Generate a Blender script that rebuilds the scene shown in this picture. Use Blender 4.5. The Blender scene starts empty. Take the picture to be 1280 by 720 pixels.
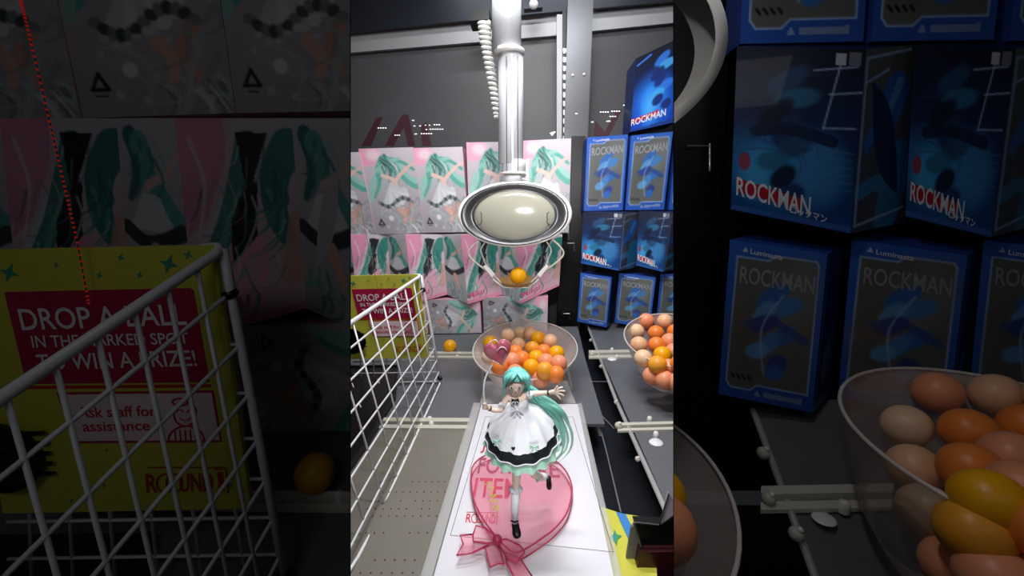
import bpy, bmesh, math, random
import numpy as np
from mathutils import Vector, Matrix
random.seed(4)
S = bpy.context.scene
COL = S.collection
# ------------------------------------------------------------------ camera
F = 500.0; HC = 0.42
CX, CY = 640.0, 360.0
fwd_c = Vector((29, -103, F)).normalized()             # depth direction of the machine, in lens axes
dn_b = 1.0
dn_c = Vector((0.039, 1.0, (103 - 29*0.039)/F)).normalized()
rt_c = dn_c.cross(fwd_c).normalized()
# lens axes -> world (world X = right, Y = depth, Z = up)
R = Matrix((rt_c, fwd_c, -dn_c))                        # rows
CAM = Vector((0, 0, HC))
cam_d = bpy.data.cameras.new('camera'); cam = bpy.data.objects.new('camera', cam_d); COL.objects.link(cam)
xr = R @ Vector((1, 0, 0)); yd = R @ Vector((0, 1, 0)); zf = R @ Vector((0, 0, 1))
cam.matrix_world = Matrix(((xr.x, -yd.x, -zf.x, 0), (xr.y, -yd.y, -zf.y, 0), (xr.z, -yd.z, -zf.z, HC), (0, 0, 0, 1)))
cam_d.sensor_width = 36; cam_d.lens = 36*F/1280; cam_d.clip_start = 0.02; cam_d.clip_end = 50
S.camera = cam
# ------------------------------------------------------------------ world, lamps, exposure
w = bpy.data.worlds.new('world'); S.world = w; w.use_nodes = True
w.node_tree.nodes['Background'].inputs[0].default_value = (0.85, 0.9, 1, 1)
w.node_tree.nodes['Background'].inputs[1].default_value = 0.012
S.view_settings.view_transform = 'Standard'; S.view_settings.look = 'None'
S.view_settings.exposure = 0.0; S.view_settings.gamma = 1.0; S.view_settings.use_curve_mapping = False
def area(name, loc, aim, sx, sy, power, col=(1, 1, 1), spread=180):
    l = bpy.data.lights.new(name, 'AREA'); l.shape = 'RECTANGLE'; l.size = sx; l.size_y = sy; l.energy = power; l.color = col; l.spread = math.radians(spread)
    o = bpy.data.objects.new(name, l); COL.objects.link(o); o.location = loc
    o.rotation_euler = (Vector(aim) - Vector(loc)).to_track_quat('-Z', 'Y').to_euler(); return o
area('strip_and_fill_lamp', (0.02, 0.42, 1.12), (0.03, 0.75, 0.2), 0.24, 0.05, 6.0, (1, .985, .97))
area('strip_and_fill_lamp', (0.05, 0.80, 1.22), (0.05, 1.0, 0), 0.52, 0.06, 10.0, (.97, .985, 1))
area('strip_and_fill_lamp', (0.03, 0.24, 0.62), (0.03, 1.3, 0.45), 0.12, 0.05, 0.75, (1, .98, .96), 60)  # added frontal fill just above the camera
area('strip_and_fill_lamp', (0.05, 1.25, 1.3), (0.05, 1.62, 0.9), 0.7, 0.04, 2.2, (1, 1, 1))
area('strip_and_fill_lamp', (0.0, 0.155, 0.515), (0.03, .46, .08), 0.06, 0.03, 0.10, (1, .99, .98), 60)  # added fill aimed at the figurine, not a cabinet lamp
area('strip_and_fill_lamp', (0.01, 0.13, 0.25), (0.0, .42, .09), 0.06, 0.03, 0.045, (1, .99, .98), 60)  # added low fill under the view, brightens the figurine's legs
area('side_fill', (-0.75, -0.5, 1.15), (-0.9, 1.1, 0.2), 0.9, 0.3, 1.1, (.97, .98, 1))  # added dim fill behind the camera for the left bay
area('side_fill', (0.85, -0.5, 1.15), (0.95, 1.1, 0.2), 0.9, 0.3, 0.6, (.97, .98, 1))  # added dim fill behind the camera for the right bay
# ------------------------------------------------------------------ helpers
def lin(c):
    return tuple(((x/255)/12.92 if x/255 <= .04045 else ((x/255+.055)/1.055)**2.4) for x in c)
def mat(name, rgb, rough=.5, metal=0., alpha=1., trans=0., ior=1.45, vcol=False, noise=0., nscale=40, emit=None, es=1., coat=0., bump=0., sss=0.):
    m = bpy.data.materials.new(name); m.use_nodes = True; nt = m.node_tree; b = nt.nodes['Principled BSDF']
    b.inputs['Base Color'].default_value = (*lin(rgb), 1); b.inputs['Roughness'].default_value = rough
    b.inputs['Metallic'].default_value = metal; b.inputs['Alpha'].default_value = alpha
    b.inputs['Transmission Weight'].default_value = trans; b.inputs['IOR'].default_value = ior
    b.inputs['Coat Weight'].default_value = coat
    if sss: b.inputs['Subsurface Weight'].default_value = sss; b.inputs['Subsurface Scale'].default_value = .01
    if vcol:
        a = nt.nodes.new('ShaderNodeVertexColor'); a.layer_name = 'print'; nt.links.new(a.outputs[0], b.inputs['Base Color'])
    if noise or bump:
        tc = nt.nodes.new('ShaderNodeTexCoord'); n = nt.nodes.new('ShaderNodeTexNoise'); n.inputs['Scale'].default_value = nscale
        n.inputs['Detail'].default_value = 5; nt.links.new(tc.outputs['Object'], n.inputs['Vector'])
        if noise:
            mx = nt.nodes.new('ShaderNodeMix'); mx.data_type = 'RGBA'
            c = lin(rgb); mx.inputs[6].default_value = (*[x*(1-noise) for x in c], 1); mx.inputs[7].default_value = (*[min(1, x*(1+noise)) for x in c], 1)
            nt.links.new(n.outputs['Fac'], mx.inputs[0]); nt.links.new(mx.outputs[2], b.inputs['Base Color'])
        if bump:
            bp = nt.nodes.new('ShaderNodeBump'); bp.inputs['Strength'].default_value = bump; bp.inputs['Distance'].default_value = .002
            nt.links.new(n.outputs['Fac'], bp.inputs['Height']); nt.links.new(bp.outputs[0], b.inputs['Normal'])
    if emit: b.inputs['Emission Color'].default_value = (*lin(emit), 1); b.inputs['Emission Strength'].default_value = es
    return m
M = dict(
    poststeel=mat('grey_steel', (92, 93, 97), .36, .85, noise=.12, nscale=8), strip=mat('pale_steel_strip', (168, 169, 172), .5, .3, noise=.1, nscale=9),
    claret=mat('dark_claret', (60, 18, 26), .4, noise=.2),
    art=mat('printed_card', (255, 255, 255), .55, vcol=True),
    bluecard=mat('blue_window_card', (255, 255, 255), .28, vcol=True, coat=.35),
    plastic_paint=mat('painted_plastic', (255, 255, 255), .4, vcol=True),
    dark=mat('black_panel', (10, 11, 16), .35, noise=.3),
    back=mat('dark_grey_panel', (80, 80, 84), .42, noise=.12, nscale=6),
    steel=mat('brushed_steel', (190, 192, 196), .38, 1., noise=.08, nscale=60),
    darksteel=mat('dark_beam', (38, 42, 52), .4, .4, noise=.2, nscale=20),
    tube=mat('silver_tube', (192, 194, 200), .48, .08),
    white=mat('white_plastic', (232, 230, 226), .35, noise=.04),
    whitewire=mat('white_coated_wire', (236, 236, 240), .35, noise=.03),
    chrome=mat('satin_chrome', (92, 92, 95), .36, .75, noise=.06, nscale=30),
    dome=mat('cream_glossy_dome', (152, 150, 137), .12, coat=1., noise=.03, nscale=8),
    black=mat('black_rubber', (12, 12, 14), .4, noise=.3),
    floor=mat('grey_shelf', (102, 103, 108), .35, noise=.1, nscale=12),
    perf=mat('perforated_plate', (134, 129, 120), .32, .2, noise=.12, nscale=9),
    acry=mat('clear_acrylic', (225, 225, 225), .15, alpha=.35, noise=.03),
    rail=mat('clear_rail', (226, 222, 208), .2, alpha=.75, noise=.05, nscale=90),
    bowl=mat('frosted_bowl', (222, 205, 200), .35, alpha=.54, noise=.04),
    bowlrim=mat('frosted_bowl_rim', (230, 220, 216), .25, alpha=.7, noise=.03),
    yellow=mat('yellow_card', (204, 200, 72), .5, noise=.04),
    crimson=mat('crimson_print', (176, 24, 70), .5, noise=.04),
    paper=mat('white_print', (236, 230, 232), .45, noise=.02),
    pale=mat('pale_pink_print', (240, 215, 220), .5, noise=.03),
    redp=mat('red_print', (205, 40, 62), .5, noise=.04),
    logo=mat('orange_red_print', (190, 40, 20), .5, noise=.04),
    maroon=mat('dark_maroon_print', (80, 40, 45), .5, noise=.04),
    teal=mat('green_star_print', (60, 150, 120), .5, noise=.04),
    bluep=mat('blue_print', (60, 130, 200), .5, noise=.04),
    line=mat('grey_line_print', (120, 115, 118), .5, noise=.04),
    podium=mat('glossy_white_board', (226, 224, 232), .12, noise=.03, nscale=5, coat=.6, bump=.25),
    heart=mat('clear_pink_base', (250, 120, 155), .08, alpha=.27, noise=.05, nscale=10, coat=1.),
    pinkedge=mat('pink_edge', (196, 50, 92), .15, alpha=.85, noise=.05, coat=1.),
    skin=mat('doll_skin', (250, 222, 206), .45, noise=.03, sss=.1),
    cloth=mat('doll_white', (240, 242, 250), .45, noise=.03),
    mint=mat('doll_mint', (170, 218, 200), .45, noise=.04),
    darkcloth=mat('doll_dark', (36, 40, 46), .4, noise=.1),
    balloon=mat('pink_balloon', (205, 100, 130), .06, alpha=.72, noise=.06, coat=1.),
    balloonhi=mat('painted_balloon_highlight', (255, 215, 225), .1, noise=.04),
    scoop=mat('amber_scoop', (150, 115, 60), .2, alpha=.8, noise=.06),
    redreflect=mat('red_reflection', (200, 40, 40), .4, emit=(255, 50, 40), es=.12),
    whitereflect=mat('white_reflection', (255, 255, 255), .4, emit=(255, 255, 255), es=1.),
    rockgrey=mat('grey_letter_print', (150, 152, 158), .4, noise=.04),
    rockwhite=mat('white_letter_print', (220, 225, 235), .4, noise=.04),
    pinktext=mat('pink_script_print', (215, 90, 130), .5, noise=.04),
    magreflect=mat('magenta_reflection', (72, 34, 46), .5, noise=.05),
)
BALLC = {'p': (242, 190, 150), 'l': (245, 208, 170), 'o': (250, 140, 60), 'y': (252, 178, 10), 'k': (245, 160, 120), 'a': (250, 168, 50), 'w': (240, 215, 190)}
for k, c in BALLC.items(): M['ball_'+k] = mat('ball_plastic', c, .38, noise=.02, sss=.25)
ORG = {}
class Ctx:
    """One bay of the machine: maps a sight line and a depth to a point of that bay."""
    def __init__(s, mag, k, lo, hi): s.m, s.k, s.lo, s.hi, s.sz = mag, k, lo, hi, mag*k
    def ray(s, px, py):
        X = CX + (px-CX)*s.m; Y = CY + (py-CY)*s.m
        return R @ Vector(((X-CX)/F, (Y-CY)/F, 1.0))
    def at(s, px, py, Y):
        r = s.ray(px, py); return CAM + r*(Y*s.k/r.y)
    def z(s, px, py, z):
        r = s.ray(px, py); return CAM + r*((z-HC)/r.z)
    def fl(s, px, py, z=0.0):                          # point of this bay's shelf
        r = R @ Vector(((px-CX)/F, (py-CY)/F, 1.0)); Y = ((z-HC)/r.z)*r.y
        return s.at(px, py, Y)
    def clip(s, me):
        bm = bmesh.new(); bm.from_mesh(me); ch = False
        for X, sg in ((s.lo, 1), (s.hi, -1)):
            if X is None: continue
            a = R @ Vector(((X-CX)/F, -1, 1)); b = R @ Vector(((X-CX)/F, 1, 1))
            n = a.cross(b).normalized()
            if n.x*sg < 0: n = -n
            co = CAM + n*0.00035
            if any((v.co-co).dot(n) < 0 for v in bm.verts):
                ch = True
                bmesh.ops.bisect_plane(bm, geom=bm.verts[:]+bm.edges[:]+bm.faces[:], plane_co=co, plane_no=-n, clear_outer=True)
        if ch: bm.to_mesh(me)
        bm.free(); return len(me.vertices) > 0
C = Ctx(1, 1, 438, 842)
MG = 1280/404.0
L = Ctx(MG, 1, None, 438)
G = Ctx(MG, 1, 842, None)
def build(name, vf, m, ctx=C, parent=None, smooth=False, org=None, cols=None, kind=None, label=None, cat=None, group=None, noclip=False):
    vs, fs = vf
    me = bpy.data.meshes.new(name); me.from_pydata([tuple(v) for v in vs], [], fs)
    if cols is not None:
        a = me.color_attributes.new('print', 'FLOAT_COLOR', 'POINT')
        a.data.foreach_set('color', np.asarray(cols, dtype=np.float32).ravel())
    me.materials.append(M[m])
    if smooth: me.polygons.foreach_set('use_smooth', [True]*len(me.polygons))
    me.update()
    if ctx and not noclip and not ctx.clip(me): return None
    if parent is not None: o0 = ORG[parent.name]
    elif org is not None: o0 = Vector(org)
    else:
        n = len(me.vertices); c = np.empty(n*3); me.vertices.foreach_get('co', c); c = c.reshape(-1, 3)
        o0 = Vector(((c[:, 0].min()+c[:, 0].max())/2, (c[:, 1].min()+c[:, 1].max())/2, c[:, 2].min()))
    me.transform(Matrix.Translation(-o0))
    o = bpy.data.objects.new(name, me); COL.objects.link(o)
    if parent is not None: o.parent = parent
    else: o.location = o0
    ORG[o.name] = o0
    tag(o, label, cat, group, kind); return o
def tag(o, label=None, cat=None, group=None, kind=None):
    for k, v in (('label', label), ('category', cat), ('group', group), ('kind', kind)):
        if v: o[k] = v
def thing(name, loc, label, cat, group=None):
    o = bpy.data.objects.new(name, None); COL.objects.link(o); o.location = loc; o.empty_display_size = .02
    ORG[o.name] = Vector(loc); tag(o, label, cat, group); return o
def join(*vfs):
    vs, fs = [], []
    for v, f in vfs:
        n = len(vs); vs += list(v); fs += [tuple(i+n for i in q) for q in f]
    return vs, fs
def hexa(fr, bk):                                      # four front points, four back points
    return list(fr)+list(bk), [(0, 1, 2, 3), (7, 6, 5, 4), (0, 4, 5, 1), (1, 5, 6, 2), (2, 6, 7, 3), (3, 7, 4, 0)]
def slab(pts, off):                                    # polygon with thickness vector off
    n = len(pts); off = Vector(off)
    return [Vector(p) for p in pts]+[Vector(p)+off for p in pts], [tuple(range(n)), tuple(range(2*n-1, n-1, -1))]+[(i, (i+1) % n, (i+1) % n+n, i+n) for i in range(n)]
def bx(x0, x1, y0, y1, z0, z1):
    return hexa([Vector(p) for p in ((x0, y0, z1), (x1, y0, z1), (x1, y0, z0), (x0, y0, z0))], [Vector(p) for p in ((x0, y1, z1), (x1, y1, z1), (x1, y1, z0), (x0, y1, z0))])
def tube(pts, r, n=8, closed=False, flat=1.0):
    pts = [Vector(p) for p in pts]; m = len(pts); rs = r if isinstance(r, (list, tuple)) else [r]*m
    vs, fs = [], []; prev = None
    for i, p in enumerate(pts):
        t = (pts[(i+1) % m]-pts[i-1]) if closed else (pts[min(i+1, m-1)]-pts[max(i-1, 0)])
        t.normalize()
        a = (prev - t*prev.dot(t)) if prev else t.cross(Vector((0, 0, 1)) if abs(t.z) < .9 else Vector((1, 0, 0)))
        if a.length < 1e-6: a = t.orthogonal()
        a.normalize(); prev = a; b = t.cross(a)
        for k in range(n):
            g = 2*math.pi*k/n; vs.append(p + a*(rs[i]*math.cos(g)) + b*(rs[i]*flat*math.sin(g)))
    for i in range(m if closed else m-1):
        for k in range(n):
            j = (i+1) % m; fs.append((i*n+k, i*n+(k+1) % n, j*n+(k+1) % n, j*n+k))
    if not closed: fs += [tuple(range(n-1, -1, -1)), tuple((m-1)*n+k for k in range(n))]
    return vs, fs
def smoothpath(pts, k=6):
    pts = [Vector(p) for p in pts]; out = []
    for i in range(len(pts)-1):
        p0, p1, p2, p3 = pts[max(i-1, 0)], pts[i], pts[i+1], pts[min(i+2, len(pts)-1)]
        for j in range(k):
            t = j/k; out.append(.5*((2*p1)+(p2-p0)*t+(2*p0-5*p1+4*p2-p3)*t*t+(3*p1-p0-3*p2+p3)*t**3))
    return out+[pts[-1]]
def lathe(prof, org, ax=Vector((0, 0, 1)), ex=Vector((1, 0, 0)), n=48, sy=1.0, wav=None):
    """prof = list of (radius, height); ring axes ex and ax x ex (scaled by sy)."""
    ax = ax.normalized(); ex = (ex-ax*ex.dot(ax)).normalized(); ey = ax.cross(ex); vs, fs = [], []
    for i, (r, h) in enumerate(prof):
        y_ = sy[i] if isinstance(sy, list) else sy
        for k in range(n):
            g = 2*math.pi*k/n; rr = r*(1+(wav(i, g) if wav else 0)); vs.append(org+ex*(rr*math.cos(g))+ey*(rr*y_*math.sin(g))+ax*h)
    for i in range(len(prof)-1):
        for k in range(n): fs.append((i*n+k, i*n+(k+1) % n, (i+1)*n+(k+1) % n, (i+1)*n+k))
    return vs, fs
def ball_vf(c, r, n=28, m=18, ax=Vector((0, 0, 1))):
    return lathe([(max(r*math.sin(math.pi*i/m), 1e-5), -r*math.cos(math.pi*i/m)) for i in range(m+1)], Vector(c), ax, n=n)
TXT = {}
def text_vf(s):
    if s not in TXT:
        cu = bpy.data.curves.new('lettering', 'FONT'); cu.body = s; cu.offset = .012; cu.resolution_u = 3
        o = bpy.data.objects.new('lettering', cu); me = bpy.data.meshes.new_from_object(o)
        v = [Vector(p.co) for p in me.vertices]; f = [tuple(p.vertices) for p in me.polygons]
        x0 = min(p.x for p in v); x1 = max(p.x for p in v); y0 = min(p.y for p in v); y1 = max(p.y for p in v)
        TXT[s] = ([((p.x-x0)/(x1-x0), (p.y-y0)/(y1-y0)) for p in v], f)
        bpy.data.objects.remove(o); bpy.data.curves.remove(cu)
    return TXT[s]
def bil(q, u, v): return (q[0]*(1-u)+q[1]*u)*(1-v)+(q[3]*(1-u)+q[2]*u)*v      # TL TR BR BL, v down
def text_on(s, q):                                    # quad of 3-D points
    v, f = text_vf(s); return [bil(q, x, 1-y) for x, y in v], f
def outline_text_on(s, q, m, **k): return build('lettering', text_on(s, q), m, **k)
# ------------------------------------------------------------------ printed artwork (abstract stand-ins), painted as vertex colours on the card
class Paint:
    def __init__(s, nu, nv, asp):
        s.nu, s.nv = nu, nv; s.U, s.V = np.meshgrid(np.linspace(0, 1, nu), np.linspace(0, asp, nv)); s.img = np.zeros((nv, nu, 3)); s.e = 1.0/nu
    def bg(s, a, b): t = (s.V/s.V.max())[..., None]; s.img = np.array(a)*(1-t)+np.array(b)*t
    def on(s, m, c, al=1.): m = (np.clip(m, 0, 1)*al)[..., None]; s.img = s.img*(1-m)+np.array(c, float)*m
    def ell(s, cx, cy, rx, ry, c, al=1., rot=0., soft=None):
        dx, dy = s.U-cx, s.V-cy; co, si = math.cos(rot), math.sin(rot); X = dx*co+dy*si; Y = -dx*si+dy*co
        d = (1-np.sqrt((X/rx)**2+(Y/ry)**2))*min(rx, ry); s.on(d/(soft or s.e)+.5, c, al)
    def stroke(s, pts, w0, w1, c, al=1., soft=None):
        p = smoothpath([(x, y, 0) for x, y in pts], 4) if len(pts) > 2 else [Vector((x, y, 0)) for x, y in pts]
        best = np.full(s.U.shape, -9.); n = len(p)-1
        for i in range(n):
            ax, ay, bxx, by = p[i].x, p[i].y, p[i+1].x, p[i+1].y; L2 = (bxx-ax)**2+(by-ay)**2+1e-9
            t = np.clip(((s.U-ax)*(bxx-ax)+(s.V-ay)*(by-ay))/L2, 0, 1)
            d = np.hypot(s.U-ax-t*(bxx-ax), s.V-ay-t*(by-ay)); ww = w0+(w1-w0)*(i+t)/n
            best = np.maximum(best, ww-d)
        s.on(best/(soft or s.e)+.5, c, al)
    def poly(s, pts, c, al=1.):
        ins = np.zeros(s.U.shape, bool); n = len(pts)
        for i in range(n):
            x0, y0 = pts[i]; x1, y1 = pts[(i+1) % n]
            if y0 == y1: continue
            cr = ((y0 > s.V) != (y1 > s.V)) & (s.U < (x1-x0)*(s.V-y0)/(y1-y0)+x0); ins ^= cr
        s.on(ins.astype(float), c, al)
def flow(p, rnd, n, box, cols, wid, ang=1.0, al=.7):
    for i in range(n):
        x = rnd.uniform(box[0], box[2]); y = rnd.uniform(box[1], box[3]); a = ang+rnd.uniform(-.5, .5); l = rnd.uniform(.1, .3)
        pts = [(x, y), (x+l*math.cos(a), y+l*math.sin(a)), (x+1.7*l*math.cos(a+.5), y+1.7*l*math.sin(a+.5))]
        p.stroke(pts, wid*rnd.uniform(.5, 1), wid*.2, rnd.choice(cols), al)
T1, T2, T3, T4 = (98, 172, 160), (60, 125, 118), (150, 200, 190), (178, 190, 192)
def artA(nu, nv, flip=False):
    p = Paint(nu, nv, 1.6); rnd = random.Random(7); p.bg((212, 200, 210), (158, 152, 160))
    p.ell(.12, .12, .27, .2, (238, 170, 196)); p.ell(.24, .12, .13, .1, (246, 225, 232), .8, soft=.08)
    p.stroke([(.45, .25), (.3, .5), (.15, .62), (.05, .95)], .1, .04, T3); p.stroke([(.4, .2), (.28, .4), (.26, .65), (.12, .9)], .07, .02, T1)
    p.stroke([(.6, .25), (.75, .5), (.9, .62), (1.05, .68)], .08, .09, T3); p.stroke([(.62, .3), (.74, .55), (.92, .7), (1.02, .72)], .04, .05, T1)
    p.stroke([(.3, .32), (.5, .2), (.75, .26), (.95, .4)], .04, .03, T1); p.stroke([(.25, .42), (.5, .25), (.7, .2)], .04, .03, T3); p.stroke([(.45, .14), (.55, .35), (.5, .5)], .035, .02, T2)
    flow(p, rnd, 22, (.25, .12, .75, .45), (T1, T2, T3, (205, 205, 210)), .02, 1.1)
    flow(p, rnd, 5, (.3, .15, .4, .35), ((60, 70, 75),), .02, 1.2)
    p.stroke([(.5, .66), (.68, .5), (.84, .36), (1.0, .28)], .035, .02, (232, 190, 182)); p.stroke([(.35, .5), (.55, .58), (.6, .7)], .04, .02, (228, 195, 188))
    for i in range(7): a = 2.2-i*.42; p.stroke([(.48, .68), (.48+.17*math.cos(a), .8+.1*math.sin(a)), (.48+.26*math.cos(a), .84+.2*math.sin(a))], .03, .055, (222, 222, 228) if i % 2 else (206, 206, 214))
    for i in range(13): a = i*.52; p.ell(.2+i*.052, 1.0+.08*math.sin(a), .045, .035, (62, 68, 72) if i % 2 else (120, 130, 132), .9, a)
    for i in range(9): p.ell(.24+i*.068, 1.1+.05*math.sin(i*1.1), .03, .02, (205, 212, 210), .7)
    p.stroke([(.58, 1.14), (.66, 1.25), (.62, 1.42)], .05, .03, (226, 172, 152), .9); p.stroke([(.8, 1.05), (.72, 1.2), (.82, 1.38)], .045, .03, (215, 150, 130), .9)
    flow(p, rnd, 16, (.5, 1.32, .95, 1.5), ((220, 220, 222), (110, 110, 112), T4), .02, .8)
    flow(p, rnd, 10, (.05, 1.15, .4, 1.3), (T4, (165, 180, 182)), .02, .3, .6); flow(p, rnd, 8, (.75, .9, 1, 1.3), (T4, (140, 150, 155)), .03, 1.9, .6)
    p.ell(.37, 1.3, .05, .05, (235, 232, 235), .9, soft=.02)
    for x, y, r in ((.28, 1.46, .03), (.45, 1.5, .025), (.2, 1.2, .02), (.86, 1.5, .03)): p.ell(x, y, r, r, (205, 202, 206), .7)
    p.stroke([(.1, 1.42), (.155, 1.32)], .012, .012, (30, 30, 32)); p.stroke([(.155, 1.32), (.21, 1.42)], .012, .012, (30, 30, 32)); p.stroke([(.1, 1.42), (.21, 1.42)], .012, .012, (30, 30, 32))
    p.stroke([(.12, 1.46), (.19, 1.46)], .006, .006, (60, 60, 62)); return p.img
def artP(nu, nv):
    p = Paint(nu, nv, 1.7); rnd = random.Random(3); p.bg((200, 192, 198), (214, 172, 186))
    p.poly([(-.1, -.1), (.42, -.1), (.4, .3), (.2, .75), (-.1, .95)], (214, 138, 172)); p.ell(.15, .2, .25, .35, (236, 155, 188), .6, soft=.2)
    p.poly([(.0, 1.1), (.5, .35), (.62, .5), (.3, 1.7), (0, 1.7)], (206, 206, 210)); p.poly([(.15, 1.7), (.5, .6), (.72, 1.1), (.6, 1.7)], (232, 165, 188))
    p.stroke([(.6, .2), (.4, .75), (.2, 1.1), (.05, 1.5)], .11, .07, (70, 135, 128)); p.stroke([(.5, .6), (.3, 1.0), (.2, 1.4)], .04, .02, T1)
    p.poly([(.5, .1), (.78, .12), (.62, .5), (.55, .52)], (26, 26, 34)); p.poly([(.55, .5), (.66, .5), (.62, .95), (.38, 1.15), (.4, .8)], (30, 28, 36))
    p.stroke([(.78, .14), (.64, .5)], .012, .012, (170, 170, 178)); p.stroke([(.6, .62), (.63, .8), (.5, 1.05), (.38, 1.15)], .012, .012, (170, 170, 178))
    p.stroke([(.95, .25), (.82, .45), (.8, .75), (.88, 1.0)], .17, .07, (52, 128, 120)); flow(p, rnd, 12, (.68, .3, .95, .8), (T1, (40, 105, 100), T2), .025, 1.5)
    p.stroke([(.98, .85), (.93, 1.15), (.9, 1.35)], .07, .1, (205, 160, 150), .85); flow(p, rnd, 9, (.1, 1.1, .6, 1.5), (T1, T4), .03, 2.0, .6)
    p.stroke([(.1, .15), (.2, .5), (.1, .9)], .02, .01, (235, 225, 230), .6); flow(p, rnd, 24, (.0, .2, .9, 1.4), ((215, 215, 220), (120, 150, 148), (90, 100, 104), T1, (225, 190, 195)), .014, 1.7, .7); p.poly([(0, 1.62), (1, 1.62), (1, 1.7), (0, 1.7)], (225, 140, 170)); return p.img
def artQ(nu, nv):
    p = Paint(nu, nv, 2.6); rnd = random.Random(5); p.bg((205, 198, 204), (170, 166, 172))
    p.stroke([(.2, .2), (.3, .6), (.15, 1.0)], .12, .05, T2); p.stroke([(.35, .3), (.45, .5), (.4, .75)], .16, .08, T1)
    p.stroke([(.5, .7), (.8, 1.1), (1, 1.25)], .12, .14, T1); p.stroke([(.45, .8), (.8, .6), (.95, .45)], .06, .04, (230, 192, 184))
    p.poly([(.35, .9), (.6, .9), (.85, 1.35), (.1, 1.4)], (220, 222, 226)); p.stroke([(.05, 1.4), (.4, 1.55), (.95, 1.3)], .1, .1, (60, 66, 70))
    p.stroke([(.5, 1.6), (.65, 2.1)], .09, .05, (226, 176, 158)); flow(p, rnd, 14, (.1, 1.7, .9, 2.4), (T1, T4, T2), .05, 1.4, .7); flow(p, rnd, 8, (.2, .2, .6, .7), (T2, T3), .04, 1.5)
    return p.img
def artC(nu, nv): return np.ascontiguousarray(artA(nv, nu).transpose(1, 0, 2)[:, ::-1])
B1 = (44, 88, 178)
def artD(nu, nv):
    p = Paint(nu, nv, 1.75); rnd = random.Random(2); p.bg((48, 96, 190), (42, 84, 172))
    w = [(.09, .16), (.42, .16), (.5, .1), (.9, .1), (.93, .14), (.93, 1.56), (.4, 1.56), (.33, 1.63), (.12, 1.63), (.07, 1.56)]
    p.poly(w, (98, 100, 98)); 
    for i in range(len(w)): p.stroke([w[i], w[(i+1) % len(w)]], .009, .009, (150, 180, 225))
    p.ell(.7, .5, .25, .4, (128, 130, 132), .5, .4, .2); p.ell(.3, 1.1, .22, .4, (84, 86, 80), .5, 0, .2)
    for i in range(9):
        t = i/8; p.ell(.5+.14*math.sin(i*1.9), .52+t*.85, .2-.1*t, .09, ((48, 104, 184), (66, 128, 196), (92, 152, 206), (46, 60, 140))[i % 4], .9, -.7+.3*math.sin(i*2.3), .03)
    p.stroke([(.24, .86), (.5, .8), (.84, .96)], .03, .05, (44, 74, 140), .8); p.stroke([(.6, .5), (.4, .9), (.46, 1.42)], .012, .01, (150, 178, 215), .7)
    for i in range(4): p.stroke([(.12+i*.06, 1.47), (.15+i*.06, 1.51)], .012, .012, (28, 28, 30))
    p.poly([(.48, 1.63), (.88, 1.62), (.88, 1.68), (.48, 1.69)], (120, 140, 185)); p.poly([(.37, 1.69), (.41, 1.62), (.45, 1.69)], (130, 155, 205)); p.poly([(.14, .1), (.17, .05), (.2, .1)], (190, 205, 235)); return p.img
def artE(nu, nv):
    p = Paint(nu, nv, 1.45); rnd = random.Random(8); p.bg((18, 24, 48), (20, 70, 140))
    p.ell(.38, 1.0, .42, .32, (52, 140, 205), .95, 0, .3); p.ell(.72, .95, .2, .28, (60, 130, 190), .8, 0, .15); p.ell(.2, 1.08, .12, .2, (70, 170, 225), .7, 0, .1)
    flow(p, rnd, 14, (.0, .1, .5, .9), ((40, 60, 95), (24, 40, 80)), .012, .3, .6)
    for i in range(8):
        t = i/7; p.ell(.42+.1*math.sin(i*2.1), .26+t*.95, .19-.07*t, .08, ((36, 74, 116), (44, 110, 150), (18, 26, 52), (32, 52, 100))[i % 4], .9, -.6+.4*math.sin(i*1.7), .03)
    p.stroke([(.18, .7), (.45, .66), (.8, .72)], .05, .05, (20, 32, 66), .85)
    for a, b in (((.72, .62), (.82, .12)), ((.72, .62), (.97, .6)), ((.62, .17), (.95, .13)), ((.75, .35), (1, .32))): p.stroke([a, b], .007, .007, (165, 185, 215), .9)
    p.poly([(.78, .03), (.86, .03), (.86, .12), (.78, .12)], (180, 185, 195)); p.poly([(.88, .02), (.97, .02), (.97, .12), (.88, .12)], (110, 115, 130))
    p.poly([(.03, 1.14), (.6, 1.24), (.58, 1.33), (.06, 1.27)], (176, 28, 44)); p.ell(.1, .98, .05, .08, (165, 40, 60), .8); p.poly([(0, 1.4), (1, 1.4), (1, 1.45), (0, 1.45)], (50, 95, 170))
    for i in range(6): p.stroke([(.55, .78+i*.07), (.98, .8+i*.06)], .004, .004, (90, 130, 185), .6)
    return p.img
def artES(nu, nv):
    p = Paint(nu, nv, 2.6); p.bg((86, 88, 92), (60, 64, 84)); p.stroke([(.7, .6), (.5, 1.0), (.3, 1.3)], .26, .2, (46, 96, 180)); p.stroke([(.75, .5), (.55, .9)], .08, .05, (80, 140, 205)); p.ell(.5, 1.45, .3, .2, (60, 70, 90)); p.stroke([(.8, 1.6), (.7, 2.1), (.6, 2.5)], .3, .2, (40, 110, 160)); p.stroke([(.1, 2.0), (.4, 1.9), (.7, 2.0)], .12, .12, (44, 118, 168))
    for a, b in (((.05, .12), (.95, .06)), ((.05, .12), (.05, 2.5)), ((.05, 2.5), (.95, 2.35)), ((.05, .45), (.5, .3))): p.stroke([a, b], .02, .02, (140, 165, 215))
    return p.img
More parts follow.
